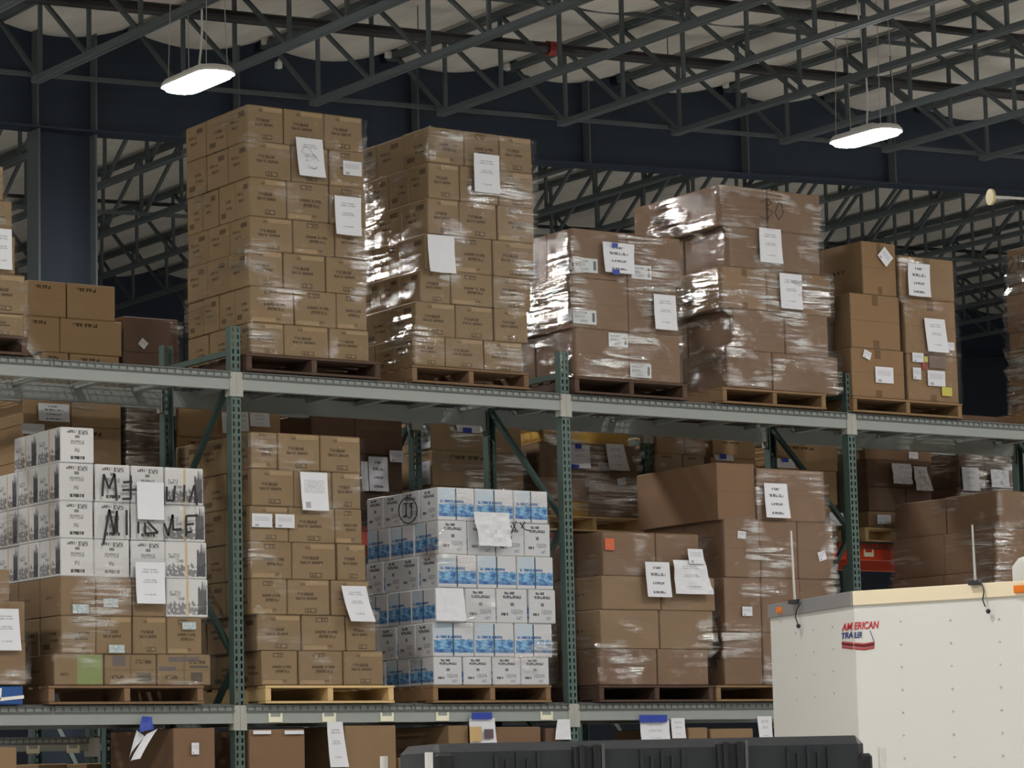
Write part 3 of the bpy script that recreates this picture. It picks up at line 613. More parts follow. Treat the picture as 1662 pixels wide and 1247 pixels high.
load('R6',YR,[(693,716,882,1022,(),'yellow'),(716,772,876,1036,(950,),'brown'),(772,812,878,1040,(955,),'brown'),(812,852,895,1040,(957,),('yellow','brown'))],1.0,1,MB_,'heavy',(884,1044,'n'),'yellow-topped rear load',seed=26,wob=.02)
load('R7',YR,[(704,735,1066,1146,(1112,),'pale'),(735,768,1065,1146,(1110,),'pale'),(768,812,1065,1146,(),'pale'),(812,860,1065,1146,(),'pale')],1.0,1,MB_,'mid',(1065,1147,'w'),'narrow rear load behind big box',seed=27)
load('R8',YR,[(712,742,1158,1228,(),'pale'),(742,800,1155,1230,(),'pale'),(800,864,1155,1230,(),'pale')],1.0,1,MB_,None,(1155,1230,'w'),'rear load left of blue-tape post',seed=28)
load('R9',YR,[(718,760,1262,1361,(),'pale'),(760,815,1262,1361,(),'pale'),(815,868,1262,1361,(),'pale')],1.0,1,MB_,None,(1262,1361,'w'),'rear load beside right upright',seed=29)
load('R10',YR,[(726,745,1404,1515,(1452,),'brown'),(745,789,1408,1515,(),'dark'),(789,829,1410,1515,(1472,),'dark'),(829,871,1412,1515,(1470,),'plain')],1.0,1,MB_,None,(1404,1516,'n'),'rear load above orange beam',seed=30)
load('R11',YR,[(733,790,1556,1648,(1600,),'dark'),(790,840,1556,1648,(),'dark'),(840,882,1556,1648,(),'dark')],1.0,1,MB_,'mid',(1556,1650,'w'),'rear load at far right',seed=31)
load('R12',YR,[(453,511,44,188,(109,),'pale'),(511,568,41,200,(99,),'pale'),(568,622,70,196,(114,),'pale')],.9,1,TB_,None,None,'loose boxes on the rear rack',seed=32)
load('R13',YR+.06,[(512,570,202,292,(),'dark'),(570,626,200,292,(),'dark')],.9,1,TB_,'mid',None,'dark boxes beside loose boxes',seed=33)
# low carton lying on the upper deck, far right
X0,X1=atY(1562,680,.25).x,atY(1640,680,.25).x
carton_at(X0,X1,.25,.7,U,U+.085,'dark','low flat dark brown carton lying on the upper deck at far right','low cartons')
# ------------------------------------------------------------------ floor-level loads, only their tops show
GL=[(-60,28,1214,'plain','at the left edge'),(283,352,1182,'brown','by the first diagonal brace'),(405,497,1184,'brown','right of the first upright'),(560,645,1178,'plain','with loose film on top'),(648,692,1230,'plain','left of the black case'),(728,762,1178,'plain','above the black case left end'),(806,880,1180,'brown','behind the hanging picture sheet'),(886,912,1182,'dark','left of the middle upright'),(964,1030,1208,'plain','right of the middle upright'),(1118,1150,1181,'plain','beside the hanging label'),(1153,1224,1183,'plain','left of the trailer')]
for i,(xl,xr,yt,kd,pl) in enumerate(GL):
    yf=-.02; a,c=atY(xl,yt,yf),atY(xr,yt,yf); zt=a.z
    pallet(a.x,c.x,yf-.01,1.0,.001,f'brown floor pallet under the low carton pile {pl}')
    n=3; h=(zt-PH_-.003)/n
    for k in range(n): carton_at(a.x,c.x,yf,yf+.95,PH_+.003+h*k,PH_+.003+h*(k+1),kd,f'{ADJ[kd]}, {("bottom","middle","top")[k]} of the floor pile {pl}','cartons in the floor piles')
# far tan boxes glimpsed low at left
for i,(xl,xr,yt) in enumerate(((62,112,1240),(140,232,1239))):
    yf=2.6; a,c=atY(xl,yt,yf),atY(xr,yt,yf)
    pallet(a.x,c.x,yf,.82,.001,f'far floor pallet glimpsed low at left, {ORD[i]}')
    for k in range(3):
        h=(a.z-PH_-.003)/3; carton_at(a.x,c.x,yf,yf+.82,PH_+.003+h*k,PH_+.003+h*(k+1),'plain',f'far tan carton glimpsed low at left, {("bottom","middle","top")[k]} of {ORD[i]} pile','far cartons')
# ------------------------------------------------------------------ paper
def paper(name,kind,col=lin(214,216,222)):
    m,nt,p=newmat(name); q=UVM(nt); c=col
    if kind=='lines':
        for i,(a,w_) in enumerate(((.80,.5),(.74,.6),(.55,.4),(.50,.5),(.2,.4))): c=mixc(nt,math_(nt,'MULTIPLY',q.txt(.5-w_/2,a,.5+w_/2,a+.035,su=46,sv=6),.55),c,lin(96,96,108))
    elif kind=='bold':
        for a,w_,h in ((.80,.36,.07),(.60,.6,.09),(.36,.5,.07),(.10,.5,.07)): c=mixc(nt,math_(nt,'MULTIPLY',q.txt(.5-w_/2,a,.5+w_/2,a+h,su=22,sv=8,th=.44),.85),c,lin(66,66,76))
    elif kind=='label':
        for r in ((.06,.70,.6,.85),(.06,.40,.5,.6),(.3,.12,.62,.3)): c=mixc(nt,math_(nt,'MULTIPLY',q.txt(*r,su=20,sv=14),.6),c,lin(90,92,100))
        c=mixc(nt,q.rect(.82,.18,.93,.82),c,lin(84,86,96))
    elif kind=='corner':
        c=mixc(nt,math_(nt,'MULTIPLY',q.txt(.12,.45,.88,.8,su=30,sv=26),.35),c,lin(120,122,132)); c=mixc(nt,math_(nt,'MULTIPLY',q.rect(.14,.06,.34,.22),.6),c,lin(90,92,104))
    elif kind=='teal':
        c=mixc(nt,math_(nt,'MULTIPLY',math_(nt,'GREATER_THAN',q.noise(7,5,2.0),.5),.55),c,lin(112,150,160))
    if isinstance(c,tuple): p.inputs['Base Color'].default_value=(*c,1)
    else: L(nt,c,p.inputs['Base Color'])
    p.inputs['Roughness'].default_value=.55; return m
PAP={k:paper('paper_'+k,k,**({'col':lin(196,202,204)} if k in('label','teal') else {})) for k in ('lines','bold','label','corner','blank','teal')}
m_tape=simple('blue_tape',lin(36,62,158),.5,var=.05)
m_ink=simple('marker_ink',(.012,.012,.014),.5,var=0)
def gridsheet(c00,c10,c11,c01,mat,curl=.012,seed=0,n=8,crumple=0.0,name='paper_sheet',out=Vector((0,-1,0))):
    """c00 bottom-left ... world corners"""
    b=MB(); G=[]
    for j in range(n+1):
        r=[]
        for i in range(n+1):
            u,v=i/n,j/n; P=(c00*(1-u)+c10*u)*(1-v)+(c01*(1-u)+c11*u)*v
            d=curl*(1-v)**2*(.4+.6*abs(2*u-1))+.003*noise.noise(Vector((u*3+seed,v*3,seed)))+crumple*abs(noise.noise(Vector((u*5+seed,v*6,2.0*seed))))
            r.append(P+out*max(d,0))
        G.append(r)
    o0=G[n][0].copy()
    for j in range(n):
        for i in range(n):
            uv=[(i/n,j/n),((i+1)/n,j/n),((i+1)/n,(j+1)/n),(i/n,(j+1)/n)]
            f=[G[j][i],G[j][i+1],G[j+1][i+1],G[j+1][i]]
            b.quad([p-o0 for p in f],0,uv,smooth=True)
            b.quad([p-o0-out*.0015 for p in f][::-1],0,uv[::-1],smooth=True)
    return put(name,b.mesh(name,[mat]),None,o0)
def sheet(x0,y0,x1,y1,Y,label,kind='lines',bl=0,br=0,curl=.012,crumple=0,tapes=(),dr=0,seed=None):
    A=atY(x0,y0,Y); w_=atY(x1,y0,Y).x-A.x; h=A.z-atY(x0,y1,Y).z
    px=w_/(x1-x0)
    c01=Vector((A.x,Y,A.z)); c11=Vector((A.x+w_,Y,A.z-dr*px)); c00=Vector((A.x+bl*px,Y,A.z-h)); c10=Vector((A.x+w_+br*px,Y,A.z-h-dr*px))
    o=gridsheet(c00,c10,c11,c01,PAP[kind],curl,seed if seed is not None else x0*.13,crumple=crumple)
    tag(o,label,'paper sheet','white paper sheets on the loads')
    for (tx0,ty0,tx1,ty1) in tapes:
        P=atY(tx0,ty0,Y-.02); Q=atY(tx1,ty0,Y-.02); z1=atY(tx0,ty1,Y-.02).z
        b=MB(); b.box(0,Q.x-P.x,-.002,0,z1-P.z,0); t=put('blue_tape',b.mesh('blue_tape',[m_tape]),o); t.location=Vector((P.x,Y-.016,P.z))-o.location
    return o
YS=-.062
sheet(480,222,523,284,YS,'white letter sheet with a faint pencil sketch, on the tallest upper load',kind='lines',bl=4,br=4)
SK=FILMO
sheet(543,317,586,380,YS,'white sheet hanging at the right edge of the tallest upper load',bl=0,br=-2,curl=.02)
sheet(769,248,810,311,YS,'white sheet near the top of the second tall upper load',kind='lines',bl=-1,br=-1)
sheet(694,380,737,441,YS,'curled white sheet at the corner of the second tall load',kind='blank',bl=0,br=-1,curl=.03)
sheet(978,392,1029,441,YS-.01,'white sheet held by two blue tapes, on the three-layer load',kind='bold',bl=2,br=-2,tapes=((994,394,1003,401),(995,437,1006,445)))
sheet(1061,477,1096,534,YS-.01,'white sheet low at the right of the three-layer load',kind='lines',bl=0,br=1)
sheet(1232,369,1267,425,YS,'upper white sheet on the five-layer load',kind='lines',bl=-1,br=1)
sheet(1265,443,1301,500,YS,'lower white sheet on the five-layer load',kind='lines',bl=0,br=-1)
sheet(1474,426,1509,480,YS,'curled white sheet with bold text on the square-box load',kind='bold',bl=-4,br=-3,curl=.025)
sheet(1500,516,1533,570,YS,'white sheet in the middle of the square-box load',kind='lines',bl=3,br=4)
sheet(-10,370,19,436,YS,'white sheet cut by the left edge, upper load')
sheet(222,782,266,843,YS,'white sheet over the big handwritten letters, white carton load',kind='blank',bl=0,br=-1)
sheet(220,912,268,980,YS-.012,'long white sheet below the handwritten letters',kind='lines',bl=-1,br=-3,curl=.03)
sheet(487,766,531,828,YS,'white sheet high on the printed-carton lower load',kind='corner',bl=2,br=1)
sheet(554,951,594,1009,YS-.01,'wavy white sheet low on the printed-carton lower load',kind='lines',bl=9,br=9,curl=.05)
sheet(768,831,826,886,YS,'crumpled white sheet on the blue-and-white load',kind='blank',bl=6,br=0,crumple=.05,curl=.01)
sheet(707,955,752,1008,YS,'white sheet covering one white carton of the blue-and-white load',kind='blank',bl=-1,br=3,crumple=.01)
sheet(1047,912,1086,969,YS-.01,'white sheet with bold text, left on the low wrapped load',kind='bold',bl=2,br=2)
sheet(1092,909,1143,964,YS-.01,'wide crumpled white sheet, right on the low wrapped load',kind='lines',bl=2,br=12,crumple=.03)
sheet(1116,891,1140,915,YS-.02,'small white slip above the wide crumpled sheet',kind='corner',bl=1,br=2)
sheet(1240,784,1277,840,YS-.01,'white sheet with bold writing on the big-box load',kind='bold',bl=1,br=3)
sheet(-12,988,30,1056,YS-.01,'white sheet cut by the left edge, lower load',kind='lines',bl=0,br=4)
YB_=YR-.035
for a in ((62,654,112,683,'handwritten white sheet under the upper beam, far left','bold'),(35,687,72,704,'white slip above the highest white carton','blank'),(360,669,374,703,'white sheet partly behind the first upright, left','blank'),(388,668,403,700,'white sheet partly behind the first upright, right','lines'),(405,669,437,692,'small wide sheet right of the first upright','lines'),(586,749,597,797,'narrow white sheet on the dark rear load','blank'),(598,741,629,797,'tall white sheet on the dark rear load','bold'),(632,731,654,750,'small square sheet on the dark rear load','corner'),(741,689,782,701,'white sheet with blue tape tucked under the beam, middle','blank'),(925,722,957,759,'white sheet with two blue tapes on the yellow-topped load','lines'),(983,720,1012,763,'tilted white sheet on the yellow-topped load','lines'),(1160,738,1190,747,'white sheet top with blue tape behind the big box','blank'),(1260,744,1289,759,'white sheet top with blue tape right of rear post','blank'),(1447,752,1478,785,'crumpled white sheet right of the right upright','blank'),(1481,757,1503,796,'curled white sheet right of the crumpled one','lines'),(1561,758,1588,796,'long white sheet on the far right rear load','lines'),(1607,762,1636,791,'crumpled white sheet at far right rear','blank'),(1346,832,1368,853,'crumpled slip left of the right upright above orange beam','blank')):
    x0,y0,x1,y1,lb,kd=a; tp=()
    if 'two blue' in lb: tp=((934,720,944,728),(928,754,940,760))
    elif 'blue tape tucked' in lb: tp=((752,694,766,702),)
    elif 'behind the big box' in lb: tp=((1169,737,1179,745),)
    elif 'right of rear post' in lb: tp=((1270,743,1280,750),)
    sheet(x0,y0,x1,y1,YB_,lb,kind=kd,bl=(4 if 'tilted' in lb or 'curled' in lb else 0),br=(8 if 'tilted' in lb or 'curled' in lb else 0),crumple=.03 if 'crumpled' in lb else 0,tapes=tp)
# ---- shipping labels are parts of the carton they stick to
def sticker(x0,y0,x1,y1,Y,kind='label',rot=0,name='shipping_label',mat=None,lab=None):
    cx,cy=(x0+x1)/2,(y0+y1)/2; P=atY(cx,cy,Y); own=None
    for o,a,c,d,e,f,g in BOXES:
        if a<=P.x<=c and f<=P.z<=g and abs(d-Y)<.2: own=(o,d); break
    if not own: print('STICKER no box',x0,y0); return
    o,fy=own; P=atY(cx,cy,fy-.003); w_=atY(x1,cy,fy).x-atY(x0,cy,fy).x; h=atY(cx,y0,fy).z-atY(cx,y1,fy).z
    if rot: w_*=.72; h*=.72
    b=MB(); b.box(-w_/2,w_/2,-.0008,.0008,-h/2,h/2); s=put(name,b.mesh(name,[mat or PAP[kind]]),o)
    mw=Matrix.Translation(o.location)@Matrix.Rotation(o.rotation_euler.z,4,'Z')@Matrix.Diagonal((*o.scale,1))
    s.matrix_parent_inverse=mw.inverted(); s.location=P; s.rotation_euler=(0,math.radians(rot),0)
    if lab: s['label']=lab
    return s
for a in ((931,419,970,442),(1025,431,1057,453),(930,503,968,526),(988,541,1019,563),(1023,591,1057,613)): sticker(*a,-.04)
sticker(557,262,587,285,-.03,'corner')
sticker(1424,402,1450,432,-.04,'corner',45,lab='white diamond label'); sticker(1537,556,1549,569,-.04,'corner'); sticker(1481,573,1499,588,-.04,'corner'); sticker(1482,597,1495,616,-.04,'corner')
sticker(1421,596,1450,622,-.04,'corner'); sticker(1506,602,1534,627,-.04,'corner'); sticker(1399,567,1416,585,-.04,'corner',20)
m_y=simple('yellow_label',lin(190,184,70),.5); m_dk=simple('brown_packing_tape',lin(92,66,48),.3,spec=.7)
sticker(1529,629,1545,643,-.04,mat=m_y,lab='yellow label'); sticker(1497,588,1503,600,-.04,mat=m_red,lab='red label'); sticker(1500,579,1506,588,-.04,mat=m_y,lab='yellow label')
sticker(1508,578,1535,598,-.04,mat=m_dk,name='packing_tape')
for a in ((118,981,144,996,0),(168,972,192,986,0),(177,1047,202,1060,0),(296,1010,318,1022,0)): sticker(*a[:4],-.04,'teal')
sticker(409,834,442,856,-.03,'corner'); sticker(447,835,478,857,-.03,'corner')
m_or=simple('orange_label',lin(206,92,48),.5); sticker(982,874,997,893,-.03,mat=m_or,lab='orange label')
sticker(1195,860,1213,877,-.04,'corner',4); sticker(1326,892,1343,913,-.04,'corner',-18); sticker(1205,985,1221,1000,-.04,'corner')
sticker(224,549,241,567,YR+.06,'corner',38); sticker(971,751,989,764,YR,'corner'); sticker(1000,774,1018,790,YR,'corner',-12)
sticker(1424,836,1446,851,YR,'corner'); sticker(1475,734,1490,745,YR,'corner')
sticker(411,1186,440,1192,-.02,'blank'); sticker(462,1186,493,1192,-.02,'blank'); sticker(311,1206,323,1225,-.02,'corner')
# labels on left faces of the rear load by the middle
def side_label(x0,x1,y0,y1,fx,lab=None,name='shipping_label'):
    best=None
    for o,a,c,d,e,f,g in BOXES:
        P=atX((x0+x1)/2,(y0+y1)/2,a)
        if d<=P.y<=e and f<=P.z<=g and abs(a-fx)<.15: best=(o,a,P); break
    if not best: print('SIDE none',x0,y0); return
    o,a,P=best; ya,yb=atX(x1,(y0+y1)/2,a).y,atX(x0,(y0+y1)/2,a).y; zt,zb_=atX((x0+x1)/2,y0,a).z,atX((x0+x1)/2,y1,a).z
    b=MB(); b.box(-.0008,.0008,-(yb-ya)/2,(yb-ya)/2,-(zt-zb_)/2,(zt-zb_)/2); s=put(name,b.mesh(name,[PAP['lines']]),o)
    mw=Matrix.Translation(o.location)@Matrix.Rotation(o.rotation_euler.z,4,'Z')@Matrix.Diagonal((*o.scale,1))
    s.matrix_parent_inverse=mw.inverted(); s.location=(a-.004,(ya+yb)/2,(zt+zb_)/2)
fx=atY(702,720,YR).x
side_label(675,699,691,729,fx); side_label(675,699,750,788,fx)
fx=atY(290,700,YR).x; side_label(273,286,668,700,fx)
fx=atY(931,430,-.04).x; side_label(908,929,421,440,fx); side_label(906,929,504,523,fx)
# ---- marker writing on the wrapped loads
m_pencil=simple('pencil_grey',lin(140,140,146),.6)
def strokes(parent,lines,plane,name,label,r=.006,off=-.002,mat=None):
    b=MB()
    for ln in lines:
        pts=[plane(x,y) for x,y in ln]
        for p,q in zip(pts[:-1],pts[1:]): b.bar(p,q,r*2,.003,up=(0,1,0) if abs((q-p).normalized().y)<.9 else (1,0,0))
    o=put(name,b.mesh(name,[mat or m_ink]),parent); o['label']=label
    return o
Z=lambda x,y:(x/4.453,680+y/4.453)
big=[[(740,560),(750,400),(788,505),(828,398),(845,592)],[(945,410),(945,582)],[(890,460),(957,455)],[(884,515),(988,512)],[(884,580),(945,578)],[(1205,490),(1206,590),(1255,592),(1265,484)],[(1330,600),(1332,478)],[(1368,602),(1405,480),(1424,625)],
 [(748,905),(790,655),(825,832),(845,664),(846,826)],[(915,660),(916,842)],[(1000,745),(1000,828)],[(1048,750),(1050,830),(1142,824),(1066,745)],[(1186,756),(1216,846),(1248,692),(1252,802),(1312,800)],[(1345,852),(1346,702),(1432,700)],[(1346,765),(1402,760)],[(1346,822),(1390,816)]]
strokes(FILMO['L1'],[[Z(*p) for p in l] for l in big],lambda x,y:atY(x,y,-.072),'marker_lettering','large black handwritten letters',r=.008)
strokes(FILMO['P4'],[[(1235,328),(1246,322),(1252,330),(1244,337),(1254,345),(1246,356),(1235,352)],[(1264,330),(1258,345),(1264,357),(1272,346),(1268,331),(1264,330)]],lambda x,y:atY(x,y,-.068),'marker_lettering','faint handwritten number 30',r=.003)
fx6=atY(1694,430,-.04).x
strokes(FILMO['P6'],[[(1635,424),(1641,417),(1646,424),(1636,444),(1649,442)],[(1653,416),(1653,440)],[(1657,415),(1666,413),(1660,438)]],lambda x,y:atX(x,y,fx6-.055),'marker_lettering','handwritten number 217',r=.004)
fx3=atY(711,830,-.03).x
cir=[(662+15*math.cos(t*math.pi/8),829+21*math.sin(t*math.pi/8)) for t in range(17)]
strokes(FILMO['L3'],[cir,[(655,818),(662,817)],[(659,818),(659,836),(654,840)],[(664,818),(671,817)],[(668,818),(668,838),(663,842)]],lambda x,y:atX(x,y,fx3-.035),'marker_lettering','circled handwritten letters JJ',r=.004)
strokes(FILMO['L3'],[[(832,848),(838,862)],[(838,846),(830,866)],[(844,849),(852,860),(862,862)],[(852,847),(846,858)]],lambda x,y:atY(x,y,-.062),'marker_lettering','handwritten double cross',r=.004)
strokes(FILMO['P1'],[[(495,235),(490,246),(500,252),(497,262),(512,258)],[(502,240),(508,250),(518,262)],[(500,268),(510,275),(516,270)]],lambda x,y:atY(x,y,-.075),'pencil_sketch','faint pencil lines',r=.0008,mat=m_pencil)
# ---- loose film tails
m_tail=FILM['heavy']
def tail(key,pts,wd,Y,nm='loose_film_tail'):
    b=MB(); P=[atY(x,y,Y) for x,y in pts]; rows=[]
    for i,p in enumerate(P):
        d=(P[min(i+1,len(P)-1)]-P[max(i-1,0)]).normalized(); s_=d.cross(Vector((0,1,0))).normalized()
        rows.append([p+s_*wd*(k/4-.5)+Vector((0,-.03*abs(noise.noise(Vector((i*.9,k*.8,p.x)))),0)) for k in range(5)])
    for i in range(len(rows)-1):
        for k in range(4): b.quad([rows[i][k],rows[i][k+1],rows[i+1][k+1],rows[i+1][k]],smooth=True)
    me=b.mesh(nm,[m_tail]); put(nm,me,FILMO[key])
tail('P1',[(541,225),(548,234),(546,250),(541,262),(540,278),(545,290),(552,296)],.03,-.07)
tail('P1',[(534,316),(531,330),(527,345),(531,358)],.07,-.07)
tail('U0',[(32,545),(44,553),(52,562),(62,574),(73,584)],.09,-.07)
tail('L3',[(795,1090),(797,1100),(803,1108),(811,1104),(812,1114)],.02,-.07)
tail('L2',[(414,985),(422,992),(430,1003)],.05,-.07)
tail('P2',[(700,205),(694,228),(690,250),(694,262)],.04,-.07)
tail('P3',[(1052,545),(1066,556),(1082,570),(1090,588)],.05,-.07)
# ------------------------------------------------------------------ white V-nose trailer
TD=18.1; Pc=CAM+ray(1385,960)*TD; TH=Pc.z; TR=math.radians(21.8)
m_tw=simple('trailer_white',lin(216,216,212),.38,var=.02,scale=2,spec=.4)
m_trimc=simple('trailer_trim_cream',lin(236,222,192),.35,var=.04)
m_trimg=simple('trailer_trim_aluminium',lin(150,150,150),.4,metal=.3,var=.05)
m_black=simple('black_plastic',(.02,.021,.024),.45,var=.1,scale=10)
m_rub=simple('black_rubber',(.015,.015,.015),.8,var=.1)
m_amber=simple('amber_lens',lin(226,120,30),.25,var=.03); m_grey=simple('light_grey_metal',lin(190,190,188),.35,metal=.3,var=.05)
tr=empty('cargo_trailer',(Pc.x,Pc.y,0),TR)
NL=1.26; na=math.radians(37.8); nx,ny=NL*math.sin(na),NL*math.cos(na); TW=2.3; TL=5.0
foot=[(0,-TL),(0,0),(nx,ny),(TW-nx,ny),(TW,0),(TW,-TL)]
b=MB(); z0,z1=.42,TH
for i in range(6):
    a,c=foot[i],foot[(i+1)%6]; b.quad([(*c,z0),(*a,z0),(*a,z1-.03),(*c,z1-.03)])
b.quad([(*p,z1-.03) for p in foot[::-1]]); b.quad([(*p,z0) for p in foot]); put('body',b.mesh('body',[m_tw],merge=True),tr)
def trim(a,c,mat,nm,h=.088,t=.018,zt=None,ext=0):
    zt=zt or TH; d=Vector((c[0]-a[0],c[1]-a[1],0)).normalized(); n=Vector((-d.y,d.x,0)) 
    b=MB(); A=Vector((*a,0))+n*t/2; C_=Vector((*c,0))+n*t/2; b.bar(A+Vector((0,0,zt-h/2)),C_+Vector((0,0,zt-h/2)),t,h); return put(nm,b.mesh(nm,[mat],bevel=.004),tr)
trim((0,-TL),(0,0),m_trimc,'side_trim'); trim((0,0),(nx,ny),m_trimg,'nose_trim'); trim((nx,ny),(TW-nx,ny),m_trimg,'nose_trim'); trim((TW-nx,ny),(TW,0),m_trimg,'nose_trim')
trim((0,-TL),(0,0),m_trimg,'lower_trim',h=.12,zt=.5)
def tloc(P): v=P-Vector((Pc.x,Pc.y,0)); return Vector((v.x*math.cos(TR)+v.y*math.sin(TR),-v.x*math.sin(TR)+v.y*math.cos(TR),v.z))
cl=tloc(CAM)
def rl(x,y): d=ray(x,y); return Vector((d.x*math.cos(TR)+d.y*math.sin(TR),-d.x*math.sin(TR)+d.y*math.cos(TR),d.z))
def onside(x,y,off=0): d=rl(x,y); t=(-off-cl.x)/d.x; return cl+d*t
nn=Vector((-math.cos(na),math.sin(na),0))
def onnose(x,y,off=0): d=rl(x,y); t=(off-cl.dot(nn))/d.dot(nn); return cl+d*t
def rivets(fn,pts):
    b=MB()
    for x,y in pts:
        P=fn(x,y,.004); b.tube([P+(nn if fn is onnose else Vector((-1,0,0)))*(-.004),P+(nn if fn is onnose else Vector((-1,0,0)))*.002],.006,6)
    return b
for j,xc in enumerate((1461,1542,1621)):
    for y in range(1009,1247,37): b=rivets(onside,[(xc+(y-1009)*.03,y-j*2)]); put('rivet',b.mesh('rivet',[m_grey]),tr)
for j,xc in enumerate((1291,1320,1351)):
    for y in range(1028,1170,36): b=rivets(onnose,[(xc+(y-1028)*.02,y-j*5)]); put('rivet',b.mesh('rivet',[m_grey]),tr)
# marker lights
P=onnose(1266,991,.02); b=MB(); b.tube([P,P+nn*.02],[.026,.02],14); put('marker_light',b.mesh('marker_light',[m_amber]),tr)
P=onside(1646,957,.03); b=MB(); b.box(P.x-.012,P.x+.004,P.y-.28,P.y,P.z-.022,P.z+.022); put('marker_light',b.mesh('marker_light',[m_amber],bevel=.004),tr)
# lettering decal across the corner
def text_mesh(txt,size,shear=.25):
    cu=bpy.data.curves.new('lettering','FONT'); cu.body=txt; cu.size=size; cu.shear=shear; cu.offset=size*.018; cu.extrude=.0008
    o=bpy.data.objects.new('tmp',cu); COL.objects.link(o); bpy.context.view_layer.update()
    me=bpy.data.meshes.new_from_object(o.evaluated_get(bpy.context.evaluated_depsgraph_get())); bpy.data.objects.remove(o); return me
m_tred=simple('decal_red',lin(200,52,62),.45,var=.02); m_tblu=simple('decal_navy',lin(60,66,128),.45,var=.02)
def word(txt,x0,x1,yb,fn,nrm,mat,h,lab):
    A=fn(x0,yb,.004); B_=fn(x1,yb,.004); d=(B_-A); d.z=0; ln=d.length; d.normalize()
    me=text_mesh(txt,h*1.38); xs=[v.co.x for v in me.vertices]; s_=ln/(max(xs)-min(xs)); mn=min(xs)
    for v in me.vertices: v.co.x=(v.co.x-mn)*s_
    me.materials.clear(); me.materials.append(mat)
    o=put('lettering',me,tr); z=Vector((0,0,1)); n_=d.cross(z); M=Matrix((d,z,n_)).transposed().to_4x4(); M.translation=A; o.matrix_local=M; o['label']=lab; return o
pz=TD/FPX
word('AM',1366,1384,1024.5,onnose,nn,m_tred,12*pz,'red letters reading AM'); word('ERICAN',1386,1427,1022,onside,None,m_tred,12*pz,'red letters reading ERICAN')
word('TRA',1366,1384,1037.5,onnose,nn,m_tblu,10*pz,'navy letters reading TRA'); word('ILER',1386,1399,1036,onside,None,m_tblu,10*pz,'navy letters reading ILER')
def stripe(pts,fn,mat,th,nm='decal_stripe'):
    b=MB(); P=[fn(x,y,.004) for x,y in pts]
    for p,q in zip(P[:-1],P[1:]):
        b.quad([p-Vector((0,0,th)),q-Vector((0,0,th)),q,p]); b.quad([p,q,q-Vector((0,0,th)),p-Vector((0,0,th))])
    put(nm,b.mesh(nm,[mat]),tr)
m_tpk=simple('decal_pink',lin(222,120,124),.45,var=.02); m_tdr=simple('decal_dark_red',lin(150,40,50),.45,var=.02)
for y0_,mt,th in ((1041,m_tpk,2),(1043.5,m_tdr,4),(1048.5,m_tpk,2),(1051,m_tred,1.3)):
    stripe([(1366,y0_),(1384.5,y0_+2)],onnose,mt,th*pz); stripe([(1385.5,y0_+2),(1402,y0_+3.5),(1419,y0_+.5)],onside,mt,th*pz)
stripe([(1400,1026),(1402,1043)],onside,m_trimg,1.0*pz,'decal_outline'); 
b=MB(); b.bar(onside(1412,1024,.004),onside(1419,1043,.004),.003,.003); put('decal_outline',b.mesh('decal_outline',[m_tblu]),tr)
# wheels and jack under the body
for yy in (-2.2,-3.05):
    for xx in (-.02,TW+.02):
        b=MB(); b.tube([(xx-.1,yy,.345),(xx+.1,yy,.345)],.34,28,0); b.tube([(xx-.105,yy,.345),(xx-.1,yy,.345)],.19,20,1); put('wheel',b.mesh('wheel',[m_rub,m_grey]),tr)
b=MB(); b.bar((TW/2,ny-.1,.46),(TW/2,ny+1.1,.46),.09,.09); b.tube([(TW/2+.09,ny+.8,0),(TW/2+.09,ny+.8,.7)],.03,10); put('tongue',b.mesh('tongue',[m_black]),tr)
P=atZ(1631,944,TH); v=tloc(P)
b=MB(); vx,vy=max(v.x,.05)+.02,v.y
for (za,zc,ins) in ((0,.12,0),(.12,.17,.03),(.17,.195,.09)):
    o0=ins-(.03 if ins==.03 else (.06 if ins==.09 else 0)) if ins else 0
    A=[(vx+o0,vy-.6+o0),(vx+.6-o0,vy-.6+o0),(vx+.6-o0,vy-o0),(vx+o0,vy-o0)]; C_=[(vx+ins,vy-.6+ins),(vx+.6-ins,vy-.6+ins),(vx+.6-ins,vy-ins),(vx+ins,vy-ins)]
    for i in range(4): j=(i+1)%4; b.quad([(*A[i],TH-.029+za),(*A[j],TH-.029+za),(*C_[j],TH-.029+zc),(*C_[i],TH-.029+zc)],smooth=True)
b.quad([(vx+.09,vy-.51,TH+.166),(vx+.51,vy-.51,TH+.166),(vx+.51,vy-.09,TH+.166),(vx+.09,vy-.09,TH+.166)])
put('roof_vent',b.mesh('roof_vent',[m_tw],merge=True),tr)
tag(tr,'white cargo trailer with pointed nose and red lettering at lower right','trailer')
